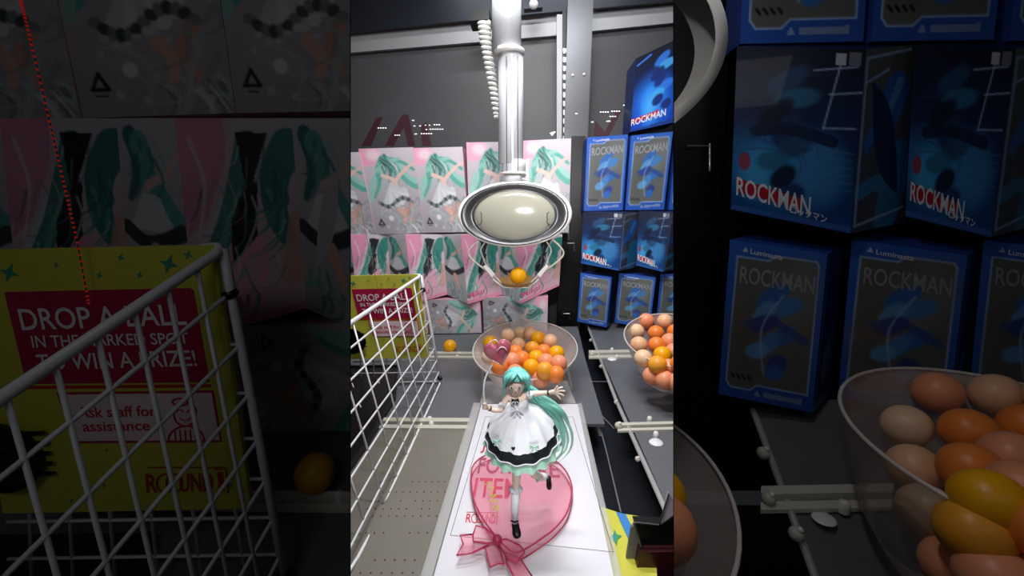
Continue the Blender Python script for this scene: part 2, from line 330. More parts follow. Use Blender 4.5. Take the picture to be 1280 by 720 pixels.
def artT(nu, nv):                                     # tall dark box with a bright glow
    p = Paint(nu, nv, 1.8); p.bg((10, 14, 30), (22, 64, 180)); p.ell(.45, 1.15, .4, .55, (40, 120, 225), .95, 0, .35); p.ell(.4, 1.3, .15, .35, (80, 175, 245), .8, 0, .2)
    for i in range(9):
        t = i/8; p.ell(.62+.12*math.sin(i*2.0), .28+t*1.2, .2-.08*t, .1, ((52, 116, 215), (70, 160, 225), (24, 40, 100), (28, 44, 110))[i % 4], .9, -.6+.4*math.sin(i*1.7), .03)
    p.poly([(-.02, 1.5), (.6, 1.42), (.58, 1.52), (.02, 1.6)], (190, 28, 44)); p.stroke([(.05, .2), (.35, .08)], .02, .02, (60, 120, 220)); p.poly([(0, 1.76), (1, 1.7), (1, 1.8), (0, 1.8)], (40, 60, 120)); return p.img
def side_art(c, c2=None):
    def f(nu, nv):
        p = Paint(nu, nv, 2.); p.bg(c, c2 or c); return p.img
    return f
def bluestrip(nu, nv):
    p = Paint(nu, nv, 2.4); p.bg((34, 62, 135), (26, 48, 112)); p.stroke([(.12, .1), (.12, 2.3)], .03, .03, (70, 110, 190)); p.stroke([(.88, .1), (.88, 2.3)], .03, .03, (60, 100, 180)); p.poly([(.3, 1.5), (.8, 1.3), (.8, 1.9), (.3, 2.1)], (50, 110, 170)); p.poly([(.3, 1.95), (.8, 1.75), (.8, 1.82), (.3, 2.02)], (170, 50, 60)); return p.img
ART = {}
def art_quad(q, fn, nu, nv):
    key = (fn, nu, nv)
    if key not in ART:
        im = fn(nu, nv)/255.; im = np.where(im <= .04045, im/12.92, ((im+.055)/1.055)**2.4); ART[key] = np.concatenate([im.reshape(-1, 3), np.ones((nu*nv, 1))], 1)
    q = [np.array(p) for p in q]; u, v = np.meshgrid(np.linspace(0, 1, nu), np.linspace(0, 1, nv)); u = u.reshape(-1, 1); v = v.reshape(-1, 1)
    P = (q[0]*(1-u)+q[1]*u)*(1-v)+(q[3]*(1-u)+q[2]*u)*v
    i = np.arange((nv-1)*(nu-1)); a = (i//(nu-1))*nu+i % (nu-1)
    return (P.tolist(), np.stack([a, a+nu, a+nu+1, a+1], 1).tolist()), ART[key]
def carton(ctx, name, front, depth, fart, res, label, group, shell, m='art', sideR=None, sideL=None, texts=(), dvec=None, inset=.0006):
    """front: TL TR BR BL 3-D points. A card shell with a printed front_panel and printed side panels."""
    f = [Vector(p) for p in front]; n = (f[1]-f[0]).cross(f[3]-f[0]).normalized()
    if n.y < 0: n = -n
    d = (dvec or n)*depth; bk = [p+d for p in f]; base = (f[2]+f[3]+bk[2]+bk[3])/4
    t = thing(name, base, label, 'box', group)
    build('carton_shell', hexa(f, bk), shell, ctx, t)
    off = -n*inset
    vf, c = art_quad([p+off for p in f], fart, *res); build('front_panel', vf, m, ctx, t, cols=c)
    if sideR:
        sn = (f[1]-f[0]).normalized()*inset; vf, c = art_quad([f[1]+sn, bk[1]+sn, bk[2]+sn, f[2]+sn], sideR, max(8, res[0]//2), res[1]); build('side_panel', vf, m, ctx, t, cols=c)
    if sideL:
        sn = (f[0]-f[1]).normalized()*inset; vf, c = art_quad([bk[0]+sn, f[0]+sn, f[3]+sn, bk[3]+sn], sideL, max(8, res[0]//2), res[1]); build('side_panel', vf, m, ctx, t, cols=c)
    for s, (u0, v0, u1, v1, sk), mm in texts:
        q = [bil(f, u0, v0)-n*inset*2.5, bil(f, u1, v0+sk)-n*inset*2.5, bil(f, u1, v1+sk)-n*inset*2.5, bil(f, u0, v1)-n*inset*2.5]
        build('lettering', text_on(s, q), mm, ctx, t)
    return t
for n_, c_ in (('shell_pink', (214, 160, 182)), ('shell_pale', (200, 190, 200)), ('shell_blue', (36, 68, 150)), ('shell_navy', (24, 40, 90))): M[n_] = mat(n_, c_, .45, noise=.04)
# ------------------------------------------------------------------ the setting
def add_light_baffle(X, name):
    a = R @ Vector(((X-CX)/F, 0, 1)); a2 = R @ Vector(((X-CX)/F, -1, 1)); n = (R @ Vector(((X-CX)/F, 1, 1))).cross(a2).normalized()
    def pt(Y, z):                                     # point of the sight plane at depth Y and height z
        u = Vector((0, Y, z-HC)); x = -(n.y*u.y+n.z*u.z)/n.x; return CAM+Vector((x, u.y, u.z))
    q = [pt(.30, 1.36), pt(1.66, 1.36), pt(1.66, -1.0), pt(.30, -1.0)]
    off = n*.0003; build(name, hexa([p-off for p in q], [p+off for p in q]), 'dark', None, kind='structure')
add_light_baffle(438, 'light_baffle_left'); add_light_baffle(842, 'light_baffle_right')  # added dividers that block the centre lamps from the dim side bays
build('wall_back', bx(-.75, .8, 1.62, 1.66, -1.0, 1.36), 'back', C, kind='structure')
build('floor', bx(-2.6, 2.6, .25, 1.7, -1.02, -1.0), 'dark', None, kind='structure')
build('ceiling', bx(-2.6, 2.6, .1, 1.7, 1.36, 1.4), 'darksteel', None, kind='structure')
# play shelf of the centre bay: grey shelf behind, perforated plate in front
def flq(ctx, pts, th=.006, z=0.): return slab([ctx.fl(x, y, z) for x, y in pts], (0, 0, -th))
sh = build('trim_1', flq(C, [(436, 412), (722, 408), (732, 450), (756, 530), (430, 530)]), 'floor', C, kind='structure')
pl = build('trim_2', flq(C, [(430, 530), (640, 530), (640, 735), (430, 735)]), 'perf', C, kind='structure')
hv = []
for j, y in enumerate((602, 615, 626, 636, 645, 666, 700, 716)):
    for i in range(15):
        x = 476-(y-600)*.45+i*(8+(y-600)*.045)
        if x < 590-(y-560)*.3 and random.random() > .18:
            c = C.fl(x, y, .0006); hv.append(lathe([(1e-5, 0), (.0012, 0)], c, n=8))
build('perforation', join(*hv), 'maroon', C, parent=pl, kind='stuff')
def bar(ctx, x0, y0, x1, y1, w, h, m, name, **k):      # a rail lying on the shelf; w in image rows
    a, b, c, d = ctx.fl(x0, y0), ctx.fl(x1, y1), ctx.fl(x1, y1+w), ctx.fl(x0, y0+w)
    return build(name, slab([a, b, c, d], (0, 0, h*ctx.sz)), m, ctx, **k)
def rail_thing(ctx, x0, y0, x1, y1, w, label, knobs=()):
    t = thing('acrylic_rail', ctx.fl((x0+x1)/2, (y0+y1)/2+w/2), label, 'rail')
    bar(ctx, x0, y0, x1, y1, w*.42, .008, 'rail', 'rail_bar', parent=t); bar(ctx, x0, y0+w*.6, x1, y1+w*.6, w*.4, .004, 'rail', 'rail_bar', parent=t)
    for kx, ky in knobs:
        c = ctx.fl(kx, ky, .004); build('screw', lathe([(r_*ctx.sz, h_*ctx.sz) for r_, h_ in ((1e-5, .006), (.004, .005), (.005, 0), (.005, -.006))], c, n=12), 'white', ctx, t, smooth=True)
    return t
# steel strip, beams and the post on the rear wall
def wallq(pts, Y, d, m, name, **k): return build(name, slab([C.at(x, y, Y) for x, y in pts], (0, d, 0)), m, C, **k)
wallq([(436, 36), (710, 12), (710, 43), (436, 66)], 1.60, .018, 'strip', 'trim_3', kind='structure')
wallq([(738, 10), (846, 1), (846, 28), (738, 39)], 1.60, .018, 'strip', 'trim_4', kind='structure')
wallq([(436, -14), (710, -25), (710, 13), (600, 24), (436, 40)], 1.57, .012, 'darksteel', 'trim_5', kind='structure')
wallq([(738, -25), (846, -30), (846, 1), (738, 11)], 1.57, .012, 'darksteel', 'trim_6', kind='structure')
post = thing('metal_post', C.at(722, 420, 1.47), 'broad brushed steel post between the pale boxes and the blue boxes', 'post')
build('post_body', slab([C.at(x, y, 1.46) for x, y in ((710, -10), (742, -10), (730, 300), (724, 420), (700, 420), (703, 290))], (0, .03, 0)), 'poststeel', C, post)
for x, y in ((716, 94), (730, 93)): build('screw', ball_vf(C.at(x, y, 1.458), .005, 10, 6), 'white', C, post)
st = thing('slotted_rail', C.at(700, 178, 1.5), 'narrow slotted upright rail just left of the steel post', 'rail')
build('rail_face', slab([C.at(x, y, 1.5) for x, y in ((696, 18), (703, 18), (702, 176), (696, 176))], (0, .02, 0)), 'strip', C, st)
build('rail_channel', slab([C.at(x, y, 1.5) for x, y in ((703, 10), (711, 10), (707, 300), (702, 300))], (0, .02, 0)), 'black', C, st)
for i in range(11):
    y = 60+i*11; build('slot_lip', slab([C.at(x, yy, 1.497) for x, yy in ((704, y), (708, y+1), (706, y+7), (704, y+6))], (0, .004, 0)), 'steel', C, st)
wallq([(700, 300), (727, 300), (722, 412), (696, 412)], 1.45, .02, 'dark', 'trim_7', kind='structure')
wallq([(714, 170), (732, 170), (729, 330), (712, 330)], 1.445, .02, 'dark', 'trim_8', kind='structure')
lt = build('latch', join(tube([C.at(x, y, 1.43) for x, y in ((709, 304), (718, 304))], .0012), tube([C.at(718, y, 1.43) for y in (303, 306, 314)], .002)), 'steel', C, label='small metal latch on the black panel beside the claw', cat='latch')
lt2 = build('latch', join(tube([C.at(x, y, 1.43) for x, y in ((704, 392), (712, 392), (712, 399))], .0015)), 'steel', C, label='small metal catch on the dark panel above the ball bowl', cat='latch')
bo = thing('rail_bracket', C.at(665, 8, 1.45), 'dark bracket with a bright bolt at the top beside the claw shaft', 'bracket')
build('bracket_plate', slab([C.at(x, y, 1.45) for x, y in ((655, -8), (678, -8), (678, 9), (655, 11))], (0, .03, 0)), 'darksteel', C, bo)
build('bolt', lathe([(1e-5, .01), (.008, .008), (.014, .002), (.015, -.004)], C.at(667, 5, 1.447), Vector((0, -1, 0)), n=16), 'white', C, bo, smooth=True)
build('beam_clamp', bx(*[f(*a) for f, a in ((lambda: C.at(585, 10, 1.4).x, ()), (lambda: C.at(611, 10, 1.4).x, ()))], 1.40, 1.48, C.at(600, 25, 1.4).z, C.at(600, 11, 1.4).z), 'black', C, label='black clamp block on the top beam left of the claw shaft', cat='clamp')
# glass reflections built as glowing dashes on the rear panels
def dashes(rows, Y, label, m='whitereflect'):
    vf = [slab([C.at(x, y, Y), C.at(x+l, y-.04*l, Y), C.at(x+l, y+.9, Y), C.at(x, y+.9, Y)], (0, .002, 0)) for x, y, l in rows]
    return build('reflection_dashes', join(*vf), m, C, label=label, cat='reflection')
dashes([(472+i*3, 159.5, 1.8) for i in range(4)]+[(493+i*2.6, 168.5, 1.6) for i in range(3)]+[(515, 150, 2.5), (517, 157, 2), (524, 157, 2), (531, 156, 1.5), (536, 156, 1.5), (532, 161.5, 2), (518, 167, 3)]+[(526+i*3, 166.6, 2) for i in range(5)]+[(537+i*3, 161, 2) for i in range(6)]+[(542+i*3, 155.4, 2) for i in range(3)], 1.617, 'rows of tiny white light reflections on the dark rear panel above the pale boxes')
dashes([(750+i*3, 139.5, 2) for i in range(4)]+[(764+i*3, 138.5, 2) for i in range(4)]+[(762+i*3, 145, 2) for i in range(3)]+[(782+i*3, 144.5, 2) for i in range(3)]+[(719, 141.5, 3), (739, 152, 3), (758, 151, 5), (779, 131, 2)], 1.45, 'rows of tiny white light reflections on the rear panel left of the tall blue box')
mg = [[(452, 182), (470, 148), (478, 146), (464, 182)], [(481, 182), (503, 143), (510, 143), (519, 182), (510, 182), (505, 158), (492, 182)], [(528, 182), (526, 158), (533, 152), (539, 182)]]  # reflected magenta lettering, put in as coloured shapes on the panel
for q in mg: wallq(q, 1.618, .002, 'magreflect', 'reflected_text_left', kind='structure')
for q in [[(742, 170), (744, 150), (762, 172), (755, 172)], [(770, 138), (778, 136), (760, 172), (752, 172)], [(784, 140), (790, 138), (789, 172), (781, 172)]]: wallq(q, 1.618, .002, 'magreflect', 'reflected_text_right', kind='structure')
build('small_tag', slab([C.at(x, y, 1.37) for x, y in ((687, 166), (693, 164), (695, 164.5), (690, 170))], (0, .002, 0)), 'white', C, label='tiny white tag stuck above the pale boxes right of the claw shaft', cat='tag')
# ------------------------------------------------------------------ pale printed boxes
def pink_boxes(ctx, side):
    Y = 1.30; big = side
    rA = (90, 140) if big else (56, 90); where = 'in the dim left side bay' if side else 'in the bright centre'
    A = lambda q, y=Y: [ctx.at(x, yy, y) for x, yy in q]
    rows1 = [([(382, 192), (449, 190), (470, 293), (404, 294)], 'cut-off pale pink-and-grey box at the left end of the top row'), ([(448, 186), (516, 184), (531, 291), (471, 293)], 'pale box with teal swirls, second from left in the top row'),
             ([(514, 185), (578, 183.5), (586, 290), (531, 291)], 'pale box with teal swirls just left of the claw head in the top row'), ([(583, 178), (650, 177), (650, 290), (587, 292)], 'pale box with pink left side, directly behind the claw shaft'), ([(651, 176), (714, 173), (711, 291), (650, 291)], 'pale box at the right end of the top row beside the steel post')]
    for i, (q, l) in enumerate(rows1):
        if side and i > 2: continue
        lab = l if not side else ['large dim cut-off box at the top left corner', 'large dim pale box upper left of the left bay', 'large dim pale box upper right of the left bay', 'thin dim box edge behind the left bay top'][i]
        dy = (0, .006, .012, -.012, .0)[i]
        carton(ctx, 'figure_box', A(q, Y+.004*i), .12, artA, rA, lab, 'pale boxes, top row, %s' % where, 'shell_pink')
    # second row: boxes turned so that two faces show; (valley, convex, valley)
    yt, cols2 = 293, [(415, 440, 484), (484, 509, 553), (553, 578, 621), (621, 648, 703)]
    for i, (a, b, c) in enumerate(cols2):
        if side and i > 2: continue
        dx = 4; Yf, Yb = 1.275, 1.315
        ta, tb, tc = ctx.at(a, yt, Yb), ctx.at(b-2, yt, Yf), ctx.at(c, yt, Yb)
        sa, sb, sc = (a < 640)*6, (b < 640)*9-2, (c < 640)*6
        zb = lambda x, s, Yq, yb: ctx.at(x+s, yb, Yq)
        if i == 3: sc = -4; sb = 2
        ba, bb, bc = zb(a, sa, Yb, 368), zb(b, sb, Yf, 380), zb(c, sc, Yb, 368 if i < 3 else 357)
        l = (['dim', 'dim', 'dim', 'dim'] if side else [''])[0]
        lab = ['half hidden pale box with pink heart, leftmost of the second row', 'angled pale box with dark bow print, second from left in the second row', 'angled box with teal and dark print, left of the held ball', 'angled box with teal print and pink lettering, right of the held ball'][i]
        if side: lab = ['large dim angled box at the left edge with pink heart', 'large dim angled box with dark bow print in the left bay', 'large dim angled box beside the centre bay, behind basket corner'][i]
        cen = (ta+tc)/2+Vector((0, .08*ctx.sz, 0)); t = thing('figure_box', (ba+bc)/2, lab, 'box', 'pale boxes, second row, %s' % where)
        dback = Vector((0, .09, 0))
        build('carton_shell', ([ta, tb, tc, tc+dback, ta+dback, ba, bb, bc, bc+dback, ba+dback], [(0, 1, 2, 3, 4), (9, 8, 7, 6, 5), (0, 5, 6, 1), (1, 6, 7, 2), (2, 7, 8, 3), (3, 8, 9, 4), (4, 9, 5, 0)]), 'shell_pale', ctx, t)
        o = Vector((0, -.0012, 0))
        vf, cc = art_quad([p+o for p in (ta, tb, bb, ba)], artQ, rA[0]//2, rA[1]); build('side_panel', vf, 'art', ctx, t, cols=cc)
        vf, cc = art_quad([p+o for p in (tb, tc, bc, bb)], artP, rA[0], rA[1]); build('front_panel', vf, 'art', ctx, t, cols=cc)
        fq = [tb, tc, bc, bb]; q = [bil(fq, u, v)+o*2 for u, v in ((.05, .84), (.5, .81), (.5, .9), (.05, .93))]
        build('lettering', text_on('Miku', q), 'pinktext', ctx, t)
    rows3 = [([(398, 377), (462, 376), (466, 417), (402, 418)], 'sideways pale box hidden behind the yellow sign'), ([(467, 376), (531, 375.5), (535, 417), (470, 418)], 'sideways pale box behind the right edge of the yellow sign'), ([(534, 375), (600, 373), (602, 416), (537, 417)], 'sideways pale box behind the lone orange ball'), ([(603, 372), (685, 370), (684, 415), (605, 416)], 'sideways pale box behind the ball bowl')]
    for i, (q, l) in enumerate(rows3):
        if side and i == 3: continue
        if side: l = ['dim sideways box hidden behind the large sign', 'dim sideways box at the large sign edge', 'large dim sideways box behind the lone ball of the left bay'][i]
        carton(ctx, 'figure_box', A(q, 1.295), .1, artC, (rA[1], rA[0]), l, 'pale boxes lying sideways, %s' % where, 'shell_pink')
pink_boxes(C, False); pink_boxes(L, True)
# ------------------------------------------------------------------ blue boxes
def blue_boxes(ctx, side):
    A = lambda q, y: [ctx.at(x, yy, y) for x, yy in q]
    rD = (90, 150) if side else (48, 84); w = 'dim right bay' if side else 'centre right'; K = ctx.sz
    txD = (('ROCKMAN', (.13, .145, .9, .25, -.02), 'rockgrey'), ('Luminasta', (.22, .035, .55, .065, -.01), 'rockwhite'))
    txE = (('ROCKMAN', (.04, .78, .66, .9, .05), 'rockwhite'), ('ロックマン', (.5, .9, .8, .95, .02), 'rockwhite'))
    if not side:
        carton(ctx, 'blue_box', A([(795, 73), (850, 47), (846, 152), (788, 165)], 1.32), .12, artT, rD, 'tall glossy blue box alone on top of the blue stack', 'blue boxes', 'shell_navy', 'bluecard', texts=(('ROCKMAN', (.0, .83, .75, .92, -.03), 'rockwhite'),))
    D = [([(734, 172), (785, 168), (778.5, 262.7), (730, 263.7)], 'blue window box, upper left of the stack beside the post'), ([(789, 169.5), (841, 164.5), (830, 262), (781.6, 262.7)], 'blue window box under the tall glossy box'), ([(847, 166), (900, 162), (888, 262), (836, 262.5)], 'cut-off blue window box at the right end of the upper row')]
    for i, (q, l) in enumerate(D):
        if side: l = ['bottom of a large dim window box, upper left of the right bay', 'bottom of a large dim window box, upper middle of the right bay', 'sliver of a large dim window box at the top right corner'][i]
        carton(ctx, 'blue_box', A(q, 1.325), .1, artD, rD, l, 'blue window boxes, upper row, '+w, 'shell_blue', 'bluecard', sideR=bluestrip, texts=txD)
    # turned dark boxes: front and right face
    for i, (f, sd) in enumerate([([(728.7, 264.7), (779.5, 265.9), (773.5, 338.5), (726.2, 329)], [(798.3, 264), (794.5, 334)]), ([(798.7, 264), (838.5, 265.5), (829, 340), (795, 331.6)], [(862, 264), (850, 334)])]):
        l = (['dark blue box with red and white lettering beside the black panel', 'dark blue box with lettering at the right end of the middle row'] if not side else ['large dim dark blue box with glowing print, left in the right bay', 'large dim dark blue box with glowing print, right in the right bay'])[i]
        Ys = (1.31, 1.275, 1.275, 1.31)
        fq = [ctx.at(x, y, Y) for (x, y), Y in zip(f, Ys)]; bq = [ctx.at(sd[0][0], sd[0][1], 1.35), ctx.at(sd[1][0], sd[1][1], 1.35)]
        t = thing('dark_blue_box', (fq[2]+fq[3]+bq[1])/3, l, 'box', 'dark blue boxes, middle row, '+w)
        b3 = [fq[0]+(bq[0]-fq[1]), fq[3]+(bq[1]-fq[2])]
        build('carton_shell', ([fq[0], fq[1], bq[0], b3[0], fq[3], fq[2], bq[1], b3[1]], [(0, 1, 2, 3), (7, 6, 5, 4), (0, 4, 5, 1), (1, 5, 6, 2), (2, 6, 7, 3), (3, 7, 4, 0)]), 'shell_navy', ctx, t)
        o = Vector((0, -.0012, 0)); vf, c = art_quad([p+o for p in fq], artE, *rD); build('front_panel', vf, 'bluecard', ctx, t, cols=c)
        o2 = Vector((.0006, -.0012, 0)); vf, c = art_quad([p+o2 for p in (fq[1], bq[0], bq[1], fq[2])], artES, rD[0]//2, rD[1]); build('side_panel', vf, 'bluecard', ctx, t, cols=c)
        for s, (u0, v0, u1, v1, sk), mm in txE:
            q = [bil(fq, u, v)+o*2 for u, v in ((u0, v0), (u1, v0+sk), (u1, v1+sk), (u0, v1))]; build('lettering', text_on(s, q), mm, ctx, t)
    Fq = [([(726, 341), (764.4, 346.5), (758.4, 409.2), (721.4, 401.7)], (771, 344), (765, 402)), ([(774, 341), (819.5, 347), (812, 411), (768.5, 403)], (826, 344), (819, 404)), ([(826, 341), (872, 347), (866, 411), (820, 404)], (880, 344), (874, 404))]
    for i, (f, s0, s1) in enumerate(Fq):
        l = (['small blue window box standing beside the black panel on the shelf', 'blue window box second in the bottom row, left of the right bowl', 'cut-off blue window box at the right frame edge behind the bowl'] if not side else ['large dim window box standing at the left of the right bay', 'large dim window box half behind the large bowl', 'large dim window box at the right edge above the bowl'])[i]
        fq = [ctx.at(x, y, Y) for (x, y), Y in zip(f, (1.32, 1.29, 1.29, 1.32))]; bq = [ctx.at(*s0, 1.38), ctx.at(*s1, 1.38)]
        t = thing('blue_box', (fq[2]+fq[3]+bq[1])/3, l, 'box', 'blue window boxes, bottom row, '+w); b3 = [fq[0]+(bq[0]-fq[1]), fq[3]+(bq[1]-fq[2])]
        build('carton_shell', ([fq[0], fq[1], bq[0], b3[0], fq[3], fq[2], bq[1], b3[1]], [(0, 1, 2, 3), (7, 6, 5, 4), (0, 4, 5, 1), (1, 5, 6, 2), (2, 6, 7, 3), (3, 7, 4, 0)]), 'shell_blue', ctx, t)
        o = Vector((0, -.0012, 0)); vf, c = art_quad([p+o for p in fq], artD, *rD); build('front_panel', vf, 'bluecard', ctx, t, cols=c)
        o2 = Vector((.0006, -.0012, 0)); vf, c = art_quad([p+o2 for p in (fq[1], bq[0], bq[1], fq[2])], bluestrip, rD[0]//2, rD[1]); build('side_panel', vf, 'bluecard', ctx, t, cols=c)
        for s, (u0, v0, u1, v1, sk), mm in txD:
            q = [bil(fq, u, v)+o*2 for u, v in ((u0, v0), (u1, v0+sk+.02), (u1, v1+sk+.02), (u0, v1))]; build('lettering', text_on(s, q), mm, ctx, t)
blue_boxes(C, False); blue_boxes(G, True)
# ------------------------------------------------------------------ yellow sign
def sign(ctx, side):
    Y = .892; b = 'large dim ' if side else ''; K = ctx.sz
    P = lambda pts, dy=0.: [ctx.at(x, y, Y-dy) for x, y in pts]
    t = thing('sign_board', ctx.at(480, 448, Y), ('large dim yellow sign board behind the left bay basket' if side else 'yellow sign board with crimson panel inside the white wire basket'), 'sign')
    build('board', slab(P([(424, 345), (522, 343), (537, 447), (439, 449)]), (0, .004*K, 0)), 'yellow', ctx, t)
    pr = lambda n, pts, m, dy=.001: build(n, slab(P(pts, dy), (0, .0006*K, 0)), m, ctx, t)
    pr('printed_panel', [(439.6, 361.6), (513, 360), (514.4, 361), (520.7, 397.2), (448.4, 397.9)], 'crimson')
    pr('printed_panel', [(460.2, 401.2), (522.2, 400.4), (525.6, 420.9), (467.2, 421.3)], 'crimson'); pr('printed_panel', [(461.4, 402.2), (521.4, 401.4), (524.6, 420), (468.2, 420.4)], 'pale', .002)
    pr('printed_line', [(447, 398.7), (521, 398), (521.2, 399.2), (447.3, 399.9)], 'logo')
    for s, q, m in (('DROP A BALL', [(444.7, 368.2), (510.5, 366.2), (512, 374.6), (446.8, 376.8)], 'paper'), ('IN THE MARKED SPOT', [(450, 378.8), (511.8, 377.5), (512.8, 382), (450.9, 383.6)], 'paper'), ('TO WIN A PRIZE!', [(452, 386.2), (514.5, 384.4), (516, 390.8), (453.2, 392.6)], 'paper'),
                    ('Ask staff for', [(468.2, 406.9), (499, 406.3), (499.6, 410.6), (469, 411.2)], 'redp'), ('assistance', [(470.2, 412.8), (496.8, 412.5), (497.2, 416.2), (470.8, 416.7)], 'redp')):
        build('lettering', text_on(s, P(q, .003)), m, ctx, t)
    rg = lambda cx, cy, rx, ry, n=20, a0=0, a1=2*math.pi: [ctx.at(cx+rx*math.cos(a0+(a1-a0)*i/n), cy+ry*math.sin(a0+(a1-a0)*i/n), Y-.003) for i in range(n+1)]
    r = .0007*K
    build('staff_icon', join(tube(rg(511, 409.5, 4.4, 5), r), tube(rg(508.9, 409, 1.3, .9, 10, math.pi, 2*math.pi), r*.6), tube(rg(513.1, 409, 1.3, .9, 10, math.pi, 2*math.pi), r*.6), tube(rg(511, 411, 2, 1.3, 10, 0, math.pi), r*.6), tube(rg(509, 405, 3, 1.4), r), tube(rg(511.5, 420, 7, 5.6, 16, math.pi, 2*math.pi), r), *[tube([ctx.at(x, 416, Y-.003), ctx.at(x+.3, 420, Y-.003)], r*.8) for x in (507, 509, 511, 513, 515)]), 'redp', ctx, t)
    for s, q in (('R', [(495.2, 433.4), (499.4, 433.3), (500, 440.7), (495.8, 440.8)]), ('UND', [(508.5, 433.2), (521.6, 432.8), (522.2, 440.4), (509, 440.6)]), ('1', [(523.6, 432.6), (525.6, 432.6), (526.4, 440.2), (524.4, 440.3)])): build('lettering', text_on(s, P(q, .003)), 'logo', ctx, t)
    build('logo_ring', join(tube(rg(502.8, 437, 3.1, 3.6), r*.9), tube(rg(506.6, 436.9, 3.1, 3.6), r*.9), tube([ctx.at(x, 430.8, Y-.003) for x in (496, 526.5)], r*.6), tube([ctx.at(x, y, Y-.003) for x, y in ((522.8, 431.6), (527, 431.4), (528, 441))], r*.7)), 'logo', ctx, t)
    for x, y, s_ in ((441.5, 354, 4), (504.5, 350.5, 4), (460, 350.8, 1.3), (477, 355, 1.5), (485.5, 348, 1.5), (493, 355, 1.5), (512, 347, 2), (479, 438, 1), (480, 424, 1), (456, 422, 1), (466, 444, 1), (529, 438, 1.3)):
        pts = []
        for i in range(8): rr = s_ if i % 2 == 0 else s_*.35; pts.append((x+rr*math.cos(i*math.pi/4+.3), y+rr*math.sin(i*math.pi/4+.3)))
        pr('star_print', pts, 'teal')
    build('dark_disc', join(lathe([(1e-5, 0), (.036*K, 0), (.038*K, -.006*K)], ctx.at(439, 426, Y-.01), Vector((0, 1, 0)), n=36, sy=.84), *[tube([ctx.at(430+i, 418+i*4, Y-.012), ctx.at(455+i, 417+i*4, Y-.012)], .0015*K) for i in range(5)]), 'black', ctx, label='black ribbed disc before the yellow sign %s' % ('at the left frame edge' if side else 'in the centre bay'), cat='disc')
sign(C, False); sign(L, True)
# ------------------------------------------------------------------ wire basket
def basket(ctx, side):
    K = ctx.sz; Yb, Yn = .905, .555
    tb, bb = Vector((526, 344.5)), Vector((551, 477)); tn, bn = Vector((439, 403)), Vector((495, 599))
    t = thing('wire_basket', ctx.at(500, 480, .9), ('large dim white wire basket filling the lower left of the left bay' if side else 'white wire basket standing at the left of the bright centre bay'), 'basket')
    def sp(s, h):                                     # point on the right face: s = 0 rear .. 1 near, h = 0 top .. 1 bottom
        a = ctx.at(*(tb+(bb-tb)*h), Yb); b = ctx.at(*(tn+(bn-tn)*h), Yn); return a+(b-a)*s
    def bpnt(x, h):                                   # point on the rear face, x = 0 at the corner
        a = ctx.at(*(tb+(bb-tb)*h), Yb); b = ctx.at(tb.x-96, tb.y+2+(bb.y-tb.y)*h, Yb); return a+(b-a)*x
    rr, rw = .0036*K, .0016*K
    cor = [bpnt(.06, -.01), bpnt(.0, -.01), sp(.02, .02)]
    build('rim', tube([bpnt(1.2, 0)]+smoothpath([bpnt(.1, 0), bpnt(.02, -.005), sp(.04, 0), sp(.1, 0)], 5)+[sp(1.7, 0)], rr, 10), 'whitewire', ctx, t, smooth=True)
    build('corner_upright', tube([sp(.0, .0), sp(.0, .12), sp(0, .5), sp(0, 1.)], rr, 10), 'whitewire', ctx, t, smooth=True)
    build('bottom_rim', tube([bpnt(1.2, 1.)]+[bpnt(.02, 1.0), sp(.03, 1.0)]+[sp(.5, 1.), sp(1., 1.), sp(1.28, 1.), sp(1.42, .985), sp(1.6, .95)], rw*1.35, 10), 'whitewire', ctx, t, smooth=True)
    for h in (.13, .285, .43, .565, .685, .8, .91): build('wire', tube([bpnt(.9, h), bpnt(0, h), sp(0, h), sp(1.6, h)], rw, 6), 'whitewire', ctx, t, smooth=True)
    for s in [.165*k for k in range(1, 10)]: build('wire', tube([sp(s, 0), sp(s, 1 if s < 1.3 else .9)], rw, 6), 'whitewire', ctx, t, smooth=True)
    for x in (.12, .26, .4, .54, .68, .82): build('wire', tube([bpnt(x, 0), bpnt(x, 1)], rw, 6), 'whitewire', ctx, t, smooth=True)
    for h in (.12, .955): build('black_clip', tube([sp(.015, h), sp(-.002, h+.02)], rr*1.5, 10), 'black', ctx, t, smooth=True, label='black plastic clip')
basket(C, False); basket(L, True)
# black drop tray inside the basket
def tray(ctx, side):
    lab = 'large dim black tray under the sign of the left bay' if side else 'black drop tray inside the white basket below the sign'
    p = [ctx.fl(x, y, .012) for x, y in ((425, 459), (497, 458), (494, 495), (462, 548), (425, 600))]
    t = thing('drop_tray', ctx.fl(465, 500, 0), lab, 'tray'); build('tray_body', slab(p, (0, 0, -.01)), 'black', ctx, t)
    build('tray_edge', tube([a+Vector((0, 0, .002)) for a in p], .003*ctx.sz, 6), 'darksteel', ctx, t)
    for x, y in ((440, 479), (472, 474), (449, 504)): build('screw', tube([ctx.fl(x, y, .014), ctx.fl(x+2, y+5, .014)], .0012*ctx.sz, 6), 'white', ctx, t)
tray(C, False); tray(L, True)
rail_thing(C, 498, 442, 600, 443, 6, 'clear rail along the rear shelf behind the basket corner and lone ball', ((574, 442), (571, 446)))
rail_thing(C, 462, 526, 592, 527, 11, 'clear yellowish rail across the shelf left of the white podium', ((537, 524), (539, 530)))
# dim left bay shelf
build('trim_11', slab([L.fl(x, y) for x, y in ((380, 413), (590, 413), (590, 486), (380, 486))], (0, 0, -.004)), 'floor', L, kind='structure')
build('wall_back_left', slab([L.at(x, y, 1.58) for x, y in ((380, 225), (590, 225), (590, 430), (380, 430))], (0, .02, 0)), 'back', L, kind='structure')
rail_thing(L, 500, 442, 590, 443, 6, 'large dim clear rail under the lone ball of the left bay', ((572, 442),))
